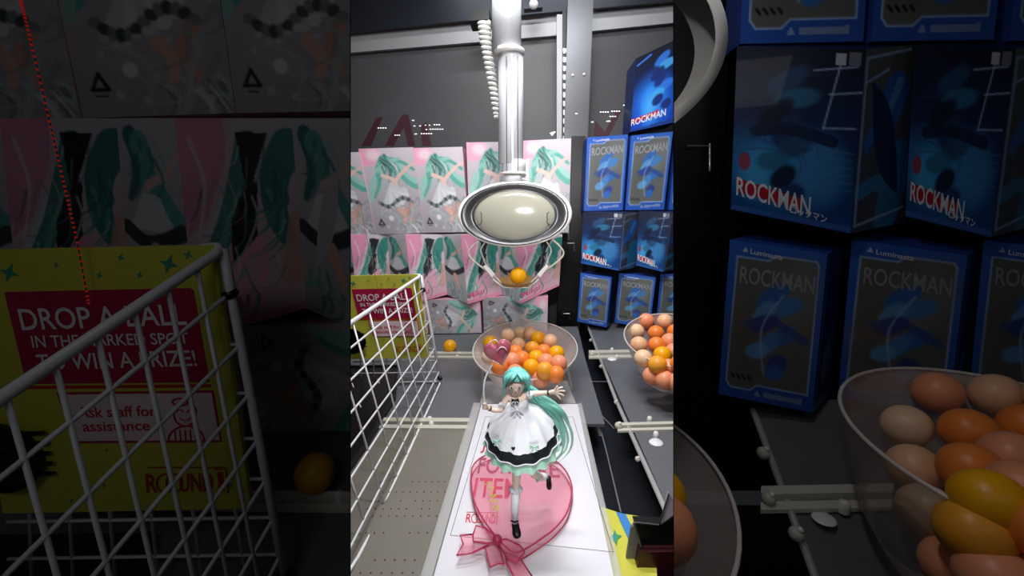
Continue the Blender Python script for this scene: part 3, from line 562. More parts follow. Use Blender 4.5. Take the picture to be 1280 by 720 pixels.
# red reflection in the glass, built as rows of glowing dots
def red_streak(ctx, side):
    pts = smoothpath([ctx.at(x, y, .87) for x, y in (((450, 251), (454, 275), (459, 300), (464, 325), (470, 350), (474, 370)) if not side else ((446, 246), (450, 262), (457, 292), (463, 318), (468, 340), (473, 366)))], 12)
    t = thing('red_reflection_streak', pts[-1], 'red dotted reflection running %s' % ('down the large dim boxes of the left bay' if side else 'in front of the pale boxes above the yellow sign'), 'reflection')
    build('reflection_thread', tube(pts, .0004*ctx.sz, 5), 'magreflect', ctx, t); build('reflection_dots', join(*[ball_vf(p, .0009*ctx.sz, 6, 4) for p in pts[::(2 if not side else 1)]]), 'redreflect', ctx, t, kind='stuff')  # thread and dots together stand for the reflected red streak
red_streak(C, False); red_streak(L, True)
# ------------------------------------------------------------------ claw
def claw():
    Y = .9; u = C.at(643, 268, Y); px = (C.at(653, 268, Y)-u).length/10
    t = thing('claw_machine_claw', C.at(643, 310, Y), 'silver claw unit with an oval cream head hanging in the centre', 'claw')
    ex = Vector((1, 0, -.02)).normalized(); toc = (CAM-u).normalized(); ax = (toc+Vector((0, 0, .1))).normalized(); ax = (ax-ex*ax.dot(ex)).normalized()
    def ring(prof, c=u, sy=40/71.): return lathe([(r*px, h*px) for r, h in prof], c, ax, ex, n=72, sy=sy)
    build('shell', ring([(50, -32), (62, -24), (69, -12), (71.5, -3), (71.5, 1), (70, 3), (67, 3.2)], sy=40.5/71.5), 'white', C, t, smooth=True)
    build('metal_ring', lathe([(67.5*px, 2*px), (67*px, 4.2*px), (65*px, 4.6*px), (61*px, 3.4*px), (57*px, .6*px), (54*px, -1.6*px), (52.5*px, -1.2*px), (51*px, .6*px), (50*px, .4*px), (49*px, -2*px)], u+Vector((0, 0, -.8*px)), ax, ex, n=96, sy=[.565, .565, .567, .575, .59, .605, .61, .612, .613, .613]), 'chrome', C, t, smooth=True)
    build('dome', lathe([(50*px*math.cos(a), (-1+8*math.sin(a))*px) for a in [i*math.pi/2/14 for i in range(14)]]+[(1e-5, 7*px)], u+Vector((0, 0, -.8*px)), ax, ex, n=96, sy=.625), 'dome', C, t, smooth=True)
    A = lambda x, y, d=0: C.at(x, y, Y-d)
    for sx in (-1, 1):
        X = lambda d: 643+sx*d
        build('catch', tube([A(X(43), 268-3, .013), A(X(41), 268-1, .014), A(X(41), 278, .014), A(X(43.5), 281, .013), A(X(46), 281, .012)], .0009, 6), 'black', C, t, label='small black outlined catch at the dome edge')
    # shaft
    def col(x0, x1, y0, y1, Yq, m, nm, n=40):
        a = C.at((x0+x1)/2, y0, Yq); b = C.at((x0+x1)/2, y1, Yq); r = (C.at(x1, y1, Yq)-C.at(x0, y1, Yq)).length/2; r0 = (C.at(x1, y0, Yq)-C.at(x0, y0, Yq)).length/2
        return build(nm, tube([a, b], [r0, r], n), m, C, t, smooth=True)
    col(623, 654, 66, 205, .93, 'tube', 'shaft'); col(615, 651.5, -20, 66, .93, 'tube', 'upper_sleeve'); col(617, 655.5, 63, 68, .928, 'white', 'collar'); col(627, 657, 200, 217, .93, 'tube', 'lower_sleeve'); col(626, 658, 215.5, 217.5, .928, 'white', 'collar'); col(630, 652, 217, 232, .935, 'tube', 'neck')
    for x in (633, 647): build('groove', tube([C.at(x, 70, .895), C.at(x+.6, 214, .895)], .0008, 6), 'chrome', C, t)
    build('groove', tube([C.at(639.5, 68, .893), C.at(641, 216, .893)], .0022, 8), 'white', C, t)
    # clear arms
    for sx in (-1, 1):
        q = lambda dx, y, d=.0: A(645+sx*dx, y, d)
        arm = build('claw_arm', join(tube(smoothpath([q(46, 300), q(54, 307), q(59.5, 316), q(54, 325), q(36, 339), q(22, 350), q(17, 358)], 6), .0035, 8, flat=.6), tube(smoothpath([q(38, 302), q(44, 312), q(41, 322), q(37, 332), q(27, 344), q(18, 356)], 6), .0024, 8, flat=.6)), 'rail', C, t, smooth=True)
        build('arm_tab', slab([q(41, 333, .01), q(37.5, 331, .01), q(26.5, 343, .01), q(30, 347, .01)], (0, .004, 0)), 'white', C, arm)
        build('arm_tip', tube([q(29, 349, .008), q(15, 359.5, .008), q(0, 360, .008)], .0013, 6), 'white', C, arm)
    build('scoop', lathe([(2*px, -7*px), (15*px, -4.5*px), (22*px, 0), (25*px, 4*px)], A(646.5, 353, -.005), Vector((0, -.25, 1)), n=32, sy=.6), 'scoop', C, t, smooth=True, label='amber scoop tray under the held ball')
    # coiled cord
    pts = []; path = smoothpath([C.at(x, y, .98) for x, y in ((605, 28), (607, 50), (611, 75), (615, 100), (619, 125), (622, 147))], 30)
    n = len(path); rr = .0085
    for i, p in enumerate(path):
        a = 2*math.pi*i*20/n; k = 1-.45*i/n
        pts.append(p+Vector((math.cos(a)*rr*k*1.3, math.sin(a)*rr*k, 0)))
    pp = smoothpath(pts, 3)
    build('coiled_cord', tube(pp, [.0046*(1-.35*i/len(pp)) for i in range(len(pp))], 8), 'white', C, t, smooth=True)
    pts = [C.at(657, 200+i*.25, .95)+Vector((math.cos(i*.32*math.pi/2)*.006, math.sin(i*.32*math.pi/2)*.006, 0)) for i in range(120)]
    build('coiled_cord', tube(pts, .003, 6), 'white', C, t, smooth=True)
    return Y
claw()
def ball(ctx, x, y, Y, c, lab, grp=None, r=.02):
    p = ctx.at(x, y, Y); return build('plastic_ball', ball_vf(p, r*ctx.sz), 'ball_'+c, ctx, org=p-Vector((0, 0, r*ctx.sz)), smooth=True, label=lab, cat='ball', group=grp)
ball(C, 648, 344.5, .93, 'y', 'orange-yellow ball held in the claw under the oval head')
def shelf_ball(ctx, lab):
    Y = 1.12; ball(ctx, 562.5, 433, Y, 'y', lab)
shelf_ball(C, 'single yellow-orange ball lying on the shelf right of the basket'); shelf_ball(L, 'large dim orange ball beside the basket in the left bay')
# ------------------------------------------------------------------ bowls of balls
CW = {'p': 'peach', 'l': 'pale peach', 'o': 'orange', 'y': 'yellow-orange', 'k': 'coral-peach', 'a': 'light orange', 'w': 'off-white'}
def bowl(ctx, cx, cy, rx, Y, tilt, balls, lab, blab, depth=.085, extra=(), yscale=1.0):
    c = ctx.at(cx, cy, Y); px = (ctx.at(cx+10, cy, Y)-c).length/10; Rr = rx*px; ax = Vector((0, -math.sin(tilt), math.cos(tilt)))
    D = depth*ctx.sz
    prof = [(Rr, 0), (Rr*.965, -.012*ctx.sz), (Rr*.88, -D*.35), (Rr*.74, -D*.7), (Rr*.56, -D*.95), (Rr*.4, -D), (1e-5, -D)]
    inner = [(1e-5, -D+.003), (Rr*.38, -D+.003), (Rr*.54, -D*.95+.003), (Rr*.72, -D*.7+.002), (Rr*.865, -D*.35+.002), (Rr*.95, -.012*ctx.sz), (Rr*.985, .0)]
    t = thing('ball_bowl', c-ax*D, lab, 'bowl')
    build('bowl_wall', lathe(prof, c, ax, n=64), 'bowl', ctx, t, smooth=True)
    build('bowl_rim', tube([c+Vector((1, 0, 0))*Rr*math.cos(a)+ax.cross(Vector((1, 0, 0)))*Rr*math.sin(a) for a in [i*math.pi*2/64 for i in range(64)]], .0016*ctx.sz, 8, closed=True), 'bowlrim', ctx, t, smooth=True)
    # settle the balls along their sight lines until none overlap
    it = []
    for x, y, r, k in balls:
        p = ctx.at(x, y, 1.0); d = (p-CAM).normalized(); it.append([d, 1.0, k, x, y])
    rad = (9.7 if cx < 700 else 10.9)*px; dist0 = (c-CAM).length
    for q in it: q[1] = min(max((q[4] < cy)*.03+dist0-(q[4]-cy)*px*1.6, dist0-Rr*.72), dist0+Rr*.7)
    for _ in range(150):
        for i in range(len(it)):
            for j in range(i+1, len(it)):
                a, b = it[i], it[j]; pa, pb = a[0]*a[1], b[0]*b[1]; g = (pa-pb).length
                if g < 2*rad:
                    s = (2*rad-g)*.35*(1 if a[1] > b[1] else -1); a[1] += s; b[1] -= s
    for q in it: q[1] = min(max(q[1], dist0-Rr*.8), dist0+Rr*.85)
    for d, l, k, x, y in it:
        p = CAM+d*l
        same = sorted((q[3] for q in it if q[2] == k)); i = same.index(x); n_ = len(same)
        wh = '' if n_ == 1 else (', %s from the left of that colour' % ('first', 'second', 'third', 'fourth', 'fifth', 'sixth', 'seventh', 'eighth', 'ninth')[i])
        build('plastic_ball', ball_vf(p, rad), 'ball_'+k, ctx, org=p-Vector((0, 0, rad)), smooth=True, label='%s ball in %s%s' % (CW[k], blab, wh), cat='ball', group='balls in %s' % blab)
    return t
cb = [(635.3, 419, 8, 'l'), (650, 416.8, 7.5, 'l'), (662.8, 416.4, 10, 'p'), (672.8, 423, 7, 'y'), (687.8, 426.5, 9.4, 'p'), (647.8, 431.4, 9, 'p'), (665.5, 435.5, 10, 'a'), (679.7, 439.7, 8, 'o'), (695.7, 441.8, 9.4, 'y'), (670, 447.5, 10.4, 'y'), (652.6, 448.7, 7, 'o'), (698.5, 454, 9.4, 'k'), (682.5, 452, 8, 'k'), (664, 459, 11.5, 'y'), (681, 463, 9, 'a'), (640, 451, 8, 'k'), (613, 428.6, 8, 'y'), (630, 433.5, 8, 'p'), (644, 441, 8, 'o'), (624, 458, 9, 'o'), (612, 446, 8, 'w'), (644, 466, 9, 'k'), (695, 468, 9, 'o'), (676, 474, 9, 'k')]
bowl(C, 656, 434, 65, .88, .24, cb, 'frosted bowl of balls behind the figurine', 'the centre bowl')
rb = [(807.8, 401, 10, 'k'), (831, 402, 10.6, 'p'), (795.6, 414.4, 10.4, 'l'), (820, 416.6, 11.8, 'o'), (844, 415, 9, 'o'), (821, 431.5, 11.5, 'o'), (837, 426.7, 9, 'k'), (798.5, 431, 10, 'p'), (828, 444, 10, 'y'), (842, 440, 10, 'k'), (804, 448, 10, 'l'), (822, 456, 10, 'a'), (836, 460, 10, 'k'), (815, 470, 10, 'k'), (831, 475, 10, 'k'), (850, 455, 10, 'o'), (846, 478, 10, 'k'), (855, 403, 10, 'p'), (858, 425, 10, 'y')]
bowl(C, 848, 423, 67, .86, .22, rb, 'frosted bowl of balls cut off at the right of the bright centre', 'the right centre bowl', .11)
bowl(G, 848, 423, 67, .86, .12, rb, 'large dim frosted bowl of balls at the lower right', 'the large dim right bowl', .13)
bowl(G, 656, 434, 65, .88, .1, [(697, 441.8, 9.4, 'y'), (699, 455, 9.4, 'k')], 'edge of a large dim bowl at the lower left of the right bay', 'the dim cut-off bowl at the lower left of the right bay')
# clear stand under the centre bowl
std = build('bowl_stand', join(tube([C.at(x, y, .86) for x, y in ((602, 458), (606, 500))], .003), tube([C.at(x, y, .86) for x, y in ((710, 462), (718, 505))], .003), slab([C.fl(x, y, .004) for x, y in ((606, 476), (709, 476), (720, 504), (600, 504))], (0, 0, -.003))), 'acry', C, label='clear plastic stand under the centre ball bowl', cat='stand')
# ------------------------------------------------------------------ right shelf in centre, black gap
build('trim_12', slab([C.fl(x, y, -.05) for x, y in ((716, 405), (742, 405), (860, 660), (860, 735), (770, 735), (736, 540))], (0, 0, -.004)), 'dark', C, kind='structure')
build('trim_13', flq(C, [(733, 404), (860, 404), (860, 690), (846, 660)], .012), 'floor', C, kind='structure')
build('shelf_edge', tube([C.fl(735, 408, .003), C.fl(770, 500, .003), C.fl(843, 662, .003)], .004, 8), 'acry', C, label='clear beading along the left edge of the right shelf', cat='trim')
def clamp(ctx, x, y, lab, s=1.0):
    p = ctx.fl(x, y, .004); k = s*ctx.sz
    t = thing('clear_clamp', p, lab, 'clamp')
    build('clamp_body', ball_vf(p+Vector((0, 0, .004*k)), .009*k, 12, 8), 'rail', ctx, t, smooth=True); build('screw', ball_vf(p+Vector((.002*k, -.003*k, .012*k)), .004*k, 10, 6), 'whitewire', ctx, t, smooth=True)
rail_thing(C, 736, 441, 800, 440, 8, 'clear rail across the right shelf in front of the blue boxes', ((765, 437), (771, 446)))
rail_thing(C, 772, 533, 846, 531, 8, 'clear rail across the right shelf below the cut-off bowl', ((812, 524), (820, 543)))
for i, (x, y, l) in enumerate(((738, 426, 'upper'), (740, 444, 'at the end of the upper rail'), (751, 459, 'just below the upper rail'), (770, 504, 'halfway down the shelf edge'), (773, 534, 'at the end of the lower rail'), (797, 575, 'below the lower rail on the shelf edge'))):
    clamp(C, x, y, 'clear plastic clamp on the right shelf edge, '+('highest near the blue boxes' if i == 0 else l), .8 if i in (1, 4) else .5)
for x, y, l in ((765, 449, 'bright round lamp spot under the upper rail of the right shelf'), (820, 553, 'bright round button under the lower rail of the right shelf')):
    build('round_button', lathe([(1e-5, .004), (.009, .003), (.012, 0)], C.fl(x, y, .001), n=20), 'whitewire', C, smooth=True, label=l.replace('lamp spot', 'button'), cat='button')
build('plastic_holder', join(tube([C.fl(x, y, -.02) for x, y in ((765, 477), (738, 477), (736, 482), (757, 560), (776, 640))], .0012, 6), tube([C.fl(x, y, -.02) for x, y in ((745, 512), (768, 536))], .001, 6)), 'line', C, label='thin clear frame edge in the black gap beside the right shelf', cat='frame')
build('grey_strip', slab([C.fl(x, y, -.03) for x, y in ((737, 508), (741, 508), (753, 545), (749, 545))], (0, 0, .002)), 'rail', C, label='short pale strip in the black gap right of the podium', cat='strip')
# yellow card at the bottom
yc = thing('yellow_card', C.fl(785, 690, -.02), 'yellow graphic card at the bottom right of the podium', 'card')
Z = lambda pts, z: [C.fl(x, y, z) for x, y in pts]
build('card_sheet', slab(Z([(750, 633), (778, 642), (818, 648), (822, 735), (768, 735), (752, 660)], -.02), (0, 0, -.003)), 'yellow', C, yc)
build('blue_band', slab(Z([(770, 640), (782, 643), (795, 668), (800, 688), (790, 684), (780, 662)], -.019), (0, 0, .0005)), 'bluep', C, yc)
build('star_print', slab(Z([(768, 662), (771, 668), (777, 670), (772, 674), (771, 682), (767, 675), (761, 672), (766, 669)], -.019), (0, 0, .0005)), 'teal', C, yc)
build('ring_print', slab(Z([(796, 664), (808, 668), (812, 682), (800, 686), (794, 676)], -.0185), (0, 0, .0005)), 'paper', C, yc); build('ring_print', slab(Z([(800, 670), (808, 673), (810, 683), (800, 685)], -.0175), (0, 0, .0005)), 'crimson', C, yc)
mb = thing('metal_chute', C.at(815, 700, .42), 'dark metal chute bracket with bright edge at the bottom right', 'bracket')
PZ = lambda pts, Y: [C.at(x, y, Y) for x, y in pts]
build('chute_front', slab(PZ([(800, 690), (850, 690), (850, 740), (790, 740)], .42), (0, .02, 0)), 'claret', C, mb)
build('chute_top', slab(PZ([(793, 654), (828, 656), (850, 640), (850, 700), (802, 688)], .43), (0, .012, 0)), 'black', C, mb)
build('bright_edge', tube(PZ([(793, 653), (803, 687), (822, 690), (838, 697), (850, 694)], .425), .0018, 8), 'chrome', C, mb); build('bright_edge', tube(PZ([(793, 653), (824, 656), (836, 617), (850, 640)], .425), .0012, 8), 'chrome', C, mb)
build('side_plate', slab(PZ([(826, 655), (836, 616), (850, 640), (850, 652)], .432), (0, .004, 0)), 'shell_pale', C, mb); build('left_plate', slab(PZ([(789, 660), (794, 655), (803, 690), (790, 740), (776, 740)], .432), (0, .004, 0)), 'line', C, mb)
# ------------------------------------------------------------------ podium with print
ZP = .022
Pz = lambda x, y, z=ZP: C.z(x, y, z)
pod = thing('display_podium', Pz(650, 640, 0), 'white glossy printed podium under the figurine and pink heart', 'podium')
build('podium_board', slab([Pz(*p) for p in ((602, 505), (722, 505), (770, 735), (538, 735))], (0, 0, -ZP)), 'podium', C, pod)
build('acrylic_edge', slab([Pz(x, y, ZP-.004) for x, y in ((592, 503), (601, 504), (536, 735), (521, 735))], (0, 0, -.01)), 'acry', C, pod); build('acrylic_edge', slab([Pz(x, y, ZP-.004) for x, y in ((722, 504), (727, 504), (781, 735), (770, 735))], (0, 0, -.01)), 'acry', C, pod)
ln = lambda a, b: tube([Pz(*a, ZP+.0002), Pz(*b, ZP+.0002)], .0004, 4)
build('printed_line', join(ln((607, 521), (563, 669)), ln((563, 669), (767, 690)), ln((607, 521), (716, 521)), ln((716, 521), (767, 690))), 'line', C, pod)
def ptx(s, q, m): build('lettering', text_on(s, [Pz(*p, ZP+.0005) for p in q]), m, C, pod)
ptx('JUST', [(603, 552), (640, 552), (639, 566), (600, 566)], 'redp'); ptx('FOR', [(600, 572), (639, 572), (639, 592), (596.5, 592)], 'maroon'); ptx('ME', [(664, 577), (698, 577), (700, 597), (664, 597)], 'maroon')
ptx('ITEM', [(595, 597), (650, 599), (650, 624), (590.5, 621)], 'redp'); ptx('R', [(583.5, 642), (590, 642), (588.5, 653), (581.5, 653)], 'redp'); ptx('UND1', [(603.5, 642.5), (622, 642.5), (621.5, 655), (602, 654)], 'redp')
build('logo_ring', join(*[tube([Pz(cx+4*math.cos(a), 648+5.4*math.sin(a), ZP+.0006) for a in [i*math.pi/10 for i in range(21)]], .0006, 5) for cx in (593.5, 599)], tube([Pz(583, 640, ZP+.0006), Pz(623, 641, ZP+.0006)], .0004, 4)), 'redp', C, pod)
# pink heart base
def heart_pts(cx, cy, sx, sy, rot, n=64):
    o = []
    for i in range(n):
        t = 2*math.pi*i/n; x = 16*math.sin(t)**3; y = -(13*math.cos(t)-5*math.cos(2*t)-2*math.cos(3*t)-math.cos(4*t)); x /= 16; y /= 15
        o.append((cx+sx*(x*math.cos(rot)-y*math.sin(rot)), cy+sy*(x*math.sin(rot)+y*math.cos(rot))))
    return o
HZ = ZP+.002; HT = .011
hb = thing('display_stand', Pz(650, 630, HZ), 'translucent pink heart-shaped base on the white podium', 'base')
ctl = [(588.5, 603), (590, 585), (600, 573), (615, 567), (632, 568), (648, 573), (665, 572), (690, 574), (706, 587), (714, 604), (714.5, 620), (708, 642), (694, 660), (676, 674), (652, 689), (640, 690), (625, 676), (608, 655), (594, 630)]
hp = [(v.x, v.y) for v in smoothpath([(x, y, 0) for x, y in ctl+[ctl[0]]], 5)[:-1]]
top = [Pz(x, y, HZ+HT) for x, y in hp]; cc = sum(top, Vector())/len(top)
bot = [p+Vector((0, 0, -HT)) for p in top]; bev = [cc+(p-cc)*.965+Vector((0, 0, .0015)) for p in top]; n = len(top)
build('base_plate', (bot+top+bev, [tuple(range(2*n, 3*n)), tuple(range(n-1, -1, -1))]+[(i, (i+1) % n, (i+1) % n+n, i+n) for i in range(n)]+[(i+n, (i+1) % n+n, (i+1) % n+2*n, i+2*n) for i in range(n)]), 'heart', C, hb)
build('base_edge', tube(top, .0012, 6, closed=True), 'pinkedge', C, hb, smooth=True); build('base_edge', tube([p+Vector((0, 0, .0006)) for p in bot], .0008, 6, closed=True), 'pinkedge', C, hb, smooth=True)
gp = smoothpath([Pz(x, y, HZ+HT+.0018) for x, y in ((606, 606), (613, 603), (610, 612), (617, 609), (613, 620), (621, 618), (612, 627), (622, 626), (616, 636), (624, 633), (619, 641))], 4)
build('gold_print', tube(gp, .0007, 5), 'yellow', C, hb)
# ribbon bow
rbn = thing('ribbon_bow', Pz(620, 675, HZ), 'translucent pink ribbon bow at the tip of the heart base', 'bow')
zz = HZ+HT
def rib(pts, nm, dz=0.):
    p = [Pz(x, y, zz+dz) for x, y in pts]; build(nm, slab(p, (0, 0, -.003)), 'heart', C, rbn); build('ribbon_edge', tube(p, .0011, 6, closed=True), 'pinkedge', C, rbn, smooth=True)
rib([(595, 657), (607, 660), (620, 672), (619, 678), (608, 679), (592, 677), (591, 669)], 'ribbon_loop', .004); rib([(625, 674), (634, 674), (650, 682), (656, 690), (645, 704), (635, 699), (628, 688), (623, 678)], 'ribbon_loop', .004)
rib([(591, 668), (575, 669), (579, 680), (571, 694), (590, 691), (612, 681), (605, 678), (592, 677)], 'ribbon_tail'); rib([(606, 683), (613, 709), (622, 704), (630, 705), (626, 690), (620, 680)], 'ribbon_tail'); rib([(630, 690), (650, 698), (668, 725), (645, 725), (634, 705)], 'ribbon_tail')
build('knot', ball_vf(Pz(621.5, 675, zz+.006), .0062, 16, 10), 'pinkedge', C, rbn, smooth=True)
# ------------------------------------------------------------------ figurine (a plain doll stand-in)
def figurine():
    Y0 = .402
    q = lambda x, y, d=0.: C.at(x, y, Y0-d)
    s = (C.at(650, 540, Y0)-C.at(640, 540, Y0)).length/10     # metres per image unit there
    fig = thing('doll_figurine', C.at(646, 672, Y0), 'doll figurine in white apron dress with windblown green hair on the pink heart base', 'figurine')
    me = bpy.data.meshes.new('body'); vs, es, rs = [], [], []
    def v(p, r): vs.append(p); rs.append(r*s); return len(vs)-1
    def chain(st, pts):
        a = st
        for p, r in pts:
            b = v(p, r); es.append((a, b)); a = b
        return a
    pel = v(q(651, 524, .0), 8)
    chest = chain(pel, [(q(649, 512, .003), 7), (q(647, 503, .004), 8.5)]); neck = chain(chest, [(q(646, 496, .004), 3.4)])
    chain(neck, [(q(645, 488, .008), 9), (q(645, 479, .006), 13), (q(645.5, 471, .003), 11)])
    # arm holding the stick
    sh = chain(chest, [(q(635, 496, .004), 4.4)]); wr = chain(sh, [(q(630, 504, .006), 4), (q(627, 513, .012), 3.6), (q(617, 513, .016), 3), (q(610.5, 510, .018), 2.4)])
    pa = chain(wr, [(q(606.5, 508, .019), 3.2)])
    for i in range(4): chain(pa, [(q(604, 505+i*2., .021), 1.15), (q(604.5, 505+i*2., .0245), 1.05), (q(607.5, 505.3+i*2., .025), .95)])
    chain(pa, [(q(608, 504.5, .022), 1.2), (q(605.5, 503.3, .024), 1.0)])
    # outstretched arm
    sh = chain(chest, [(q(659, 493.5, .004), 4.4)]); wr = chain(sh, [(q(669, 492, .008), 3.8), (q(678, 491.5, .012), 3.2), (q(687, 490.5, .016), 2.4)])
    pa = chain(wr, [(q(693, 490, .018), 3.3)])
    for (x1, y1), (x2, y2), (x3, y3) in (((697, 486.5), (700.5, 484.5), (704, 484)), ((698, 489), (702.5, 488.3), (706.5, 489)), ((697.5, 491.5), (702, 492.8), (705.5, 495)), ((696, 493.5), (699, 496.5), (701, 499.5))): chain(pa, [(q(x1, y1, .019), 1.2), (q(x2, y2, .02), 1.1), (q(x3, y3, .02), .95)])
    chain(pa, [(q(694.5, 486, .02), 1.3), (q(697, 482.5, .022), 1.05)])
    # legs
    k1 = chain(pel, [(q(647, 545, -.004), 8), (q(646, 580, -.008), 7), (q(645.5, 600, -.006), 5.5), (q(644.5, 618, -.002), 5.6), (q(643.5, 636, .0), 4.6), (q(643.5, 651, .0), 3.2)])
    k2 = chain(pel, [(q(658, 548, -.006), 8), (q(662, 580, -.02), 7), (q(668, 594, -.035), 5.5), (q(676, 596, -.05), 5), (q(683, 595, -.06), 3.4)])
    me.from_pydata([tuple(p) for p in vs], es, []); o = bpy.data.objects.new('tmp', me); COL.objects.link(o)
    md = o.modifiers.new('s', 'SKIN'); md.use_smooth_shade = True
    sv = me.skin_vertices[0].data
    for i, r in enumerate(rs): sv[i].radius = (r, r); sv[i].use_root = (i == 0)
    o.modifiers.new('u', 'SUBSURF').levels = 2; o.modifiers['u'].render_levels = 2
    dg = bpy.context.evaluated_depsgraph_get(); dg.update(); ev = o.evaluated_get(dg); m2 = bpy.data.meshes.new_from_object(ev)
    V = [p.co.copy() for p in m2.vertices]; Fc = [tuple(p.vertices) for p in m2.polygons]; bpy.data.objects.remove(o)
    body = build('body', (V, Fc), 'skin', C, fig, smooth=True)
    def sph(x, y, d, r, m, nm, sx=1, sz=1, par=body):
        c = q(x, y, d); vf = ball_vf(Vector(), r*s, 16, 10); return build(nm, ([c+Vector((p.x*sx, p.y*.6, p.z*sz)) for p in vf[0]], vf[1]), m, C, par, smooth=True)
    for x in (639.5, 649.5): sph(x, 484.5, .0185, 1.9, 'cloth', 'eye', 1, .8); sph(x, 484.5, .0200, 1.0, 'darkcloth', 'pupil', 1, .9)
    sph(644.5, 488, .0215, .9, 'skin', 'nose', .8, 1); sph(644.8, 491, .018, 1.5, 'pinkedge', 'mouth', 1.2, .5)
    # dress bodice, collar
    W = q(650, 511, .003); exx = Vector((1, 0, 0)); up = Vector((.0, -.33, 1)).normalized()
    def layer(nm, prof, m, wv=None, n=96): return build(nm, lathe([(r*s, h*s) for r, h in prof], W, up, exx, n=n, wav=wv), m, C, fig, smooth=True)
    layer('bodice', [(11, 1), (9.5, 3), (10.5, 9), (9.5, 14), (5, 16)], 'cloth'); 
    layer('underskirt', [(20, -20), (30, -34), (42, -49), (49, -57)], 'mint', lambda i, g: .05*math.sin(18*g)*(i/3))
    layer('dark_skirt', [(9, 0), (22, -10), (34, -24), (43, -38), (46.5, -46), (45, -47.5)], 'darkcloth', lambda i, g: .025*math.sin(14*g)*min(1, i/3))
    layer('skirt_piping', [(45.8, -43.5), (46.9, -44), (46.9, -45), (46, -45.2)], 'cloth', lambda i, g: .028*math.sin(14*g))
    layer('apron', [(9.5, 2), (13, -1), (24, -8), (32, -17), (37.5, -25), (40.5, -31)], 'cloth', lambda i, g: (.02*math.sin(14*g)+.012*math.sin(31*g))*min(1, i/2)+(.04*abs(math.sin(5*g)) if i == 5 else 0))
    def bowvf(c, k):
        return join(*[slab([c, c+Vector((sx*5*k*s, 0, 3*k*s)), c+Vector((sx*6*k*s, 0, -3*k*s))], (0, -.0012, 0)) for sx in (-1, 1)], ball_vf(c+Vector((0, -.001, 0)), 1.4*k*s, 8, 6), *[slab([c, c+Vector((sx*2*k*s, 0, -7*k*s)), c+Vector((sx*4*k*s, 0, -6*k*s))], (0, -.001, 0)) for sx in (-1, 1)])
    build('waist_bow', bowvf(q(646, 512, .016), 1.3), 'cloth', C, fig); build('neck_bow', bowvf(q(644, 500, .017), .8), 'darkcloth', C, fig)
    build('trim_bow', bowvf(q(621, 551, .032), .9), 'mint', C, fig); build('trim_bow', bowvf(q(668, 558, .036), .9), 'mint', C, fig)
    hv_ = [slab([q(x, y, .0515) for x, y in heart_pts(cx, cy, 2.6, 2.6, 0, 16)], (0, .001, 0)) for cx, cy in ((641.5, 561),)]
    build('heart_print', join(*hv_), 'darkcloth', C, fig)
    # sleeves / cuffs
    for a, b, r in (((628.5, 505, .012), (627, 509, .014), 5.2), ((659, 494, .01), (665, 493, .012), 5.2)): build('sleeve_puff', tube([q(*a), q((a[0]+b[0])/2, (a[1]+b[1])/2, a[2]), q(*b)], [r*.8*s, r*s, r*.8*s], 14), 'cloth', C, fig, smooth=True)
    build('cuff', tube([q(613, 511, .017), q(611.6, 510.5, .0175)], 3.2*s, 12), 'darkcloth', C, fig, smooth=True); build('cuff', tube([q(685, 490.6, .0155), q(686.6, 490.4, .016)], 3.2*s, 12), 'darkcloth', C, fig, smooth=True)
    # stockings and shoes
    build('stocking', tube([q(644.8, 612, -.003), q(643.8, 634, .0), q(643.3, 653, .0)], [6*s, 5.2*s, 3.8*s], 16), 'cloth', C, fig, smooth=True)
    build('garter_frill', lathe([(4.5*s, 3*s), (8*s, 1*s), (8.4*s, -2*s), (5*s, -4*s)], q(645, 611, -.003), Vector((0, 0, 1)), n=40, wav=lambda i, g: .1*math.sin(10*g)), 'cloth', C, fig, smooth=True)
    build('garter_frill', lathe([(4*s, 3*s), (8*s, 0), (8*s, -3*s)], q(672, 594, -.04), Vector((1, 0, .1)), n=40, wav=lambda i, g: .12*math.sin(9*g)), 'mint', C, fig, smooth=True)
    build('stocking', tube([q(676, 596, -.05), q(684, 596, -.06)], [6*s, 4.4*s], 14), 'cloth', C, fig, smooth=True)
    def shoe(c, dirv, k, nm='shoe'):
        d = dirv.normalized(); return build(nm, tube([c-d*7*k*s, c-d*5*k*s, c, c+d*5*k*s, c+d*8.5*k*s, c+d*10*k*s], [2.5*k*s, 4.3*k*s, 4.2*k*s, 5*k*s, 4*k*s, 1.5*k*s], 16, flat=.75), 'black', C, fig, smooth=True)
    a = q(645, 661, .002); shoe(a, q(647, 673, .012)-a, 1.2); build('shoe_strap', tube([q(638.8, 651, .006), q(643.5, 653, .009), q(648, 651, .006)], 1.0*s, 8), 'black', C, fig, smooth=True)
    a = q(686, 602, -.055); shoe(a, q(687, 618, -.052)-a, 1.15); build('stand_rod', tube([q(683, 575, -.07), q(682, 600, -.07)], .9*s, 8), 'whitewire', C, fig)
    # hair: cap and long locks blowing to one side
    def colr(n, m, a, b):
        out = []
        for i in range(n):
            t = (i/(n-1))**1.3; out += [[*(np.array(lin(a))*(1-t)+np.array(lin(b))*t), 1]]*m
        return out
    cap = []; cc_ = []
    hc = q(645.5, 475.5, .004); nn, mm_ = 40, 16
    for i in range(mm_+1):
        th = math.pi*.56*i/mm_
        for k in range(nn):
            g = 2*math.pi*k/nn; r = 16.6*(1+.025*math.sin(9*g)*math.sin(th)); drop = 1+(.0 if math.sin(g) > 0 else .0)
            thh = th*(1.28 if math.sin(g) > -.35 else .72); cap.append(hc+Vector((r*s*math.sin(thh)*math.cos(g), r*s*math.sin(thh)*math.sin(g)*.95, r*s*math.cos(thh)*.98)))
    f = [(i*nn+k, (i+1)*nn+k, (i+1)*nn+(k+1) % nn, i*nn+(k+1) % nn) for i in range(mm_) for k in range(nn)]
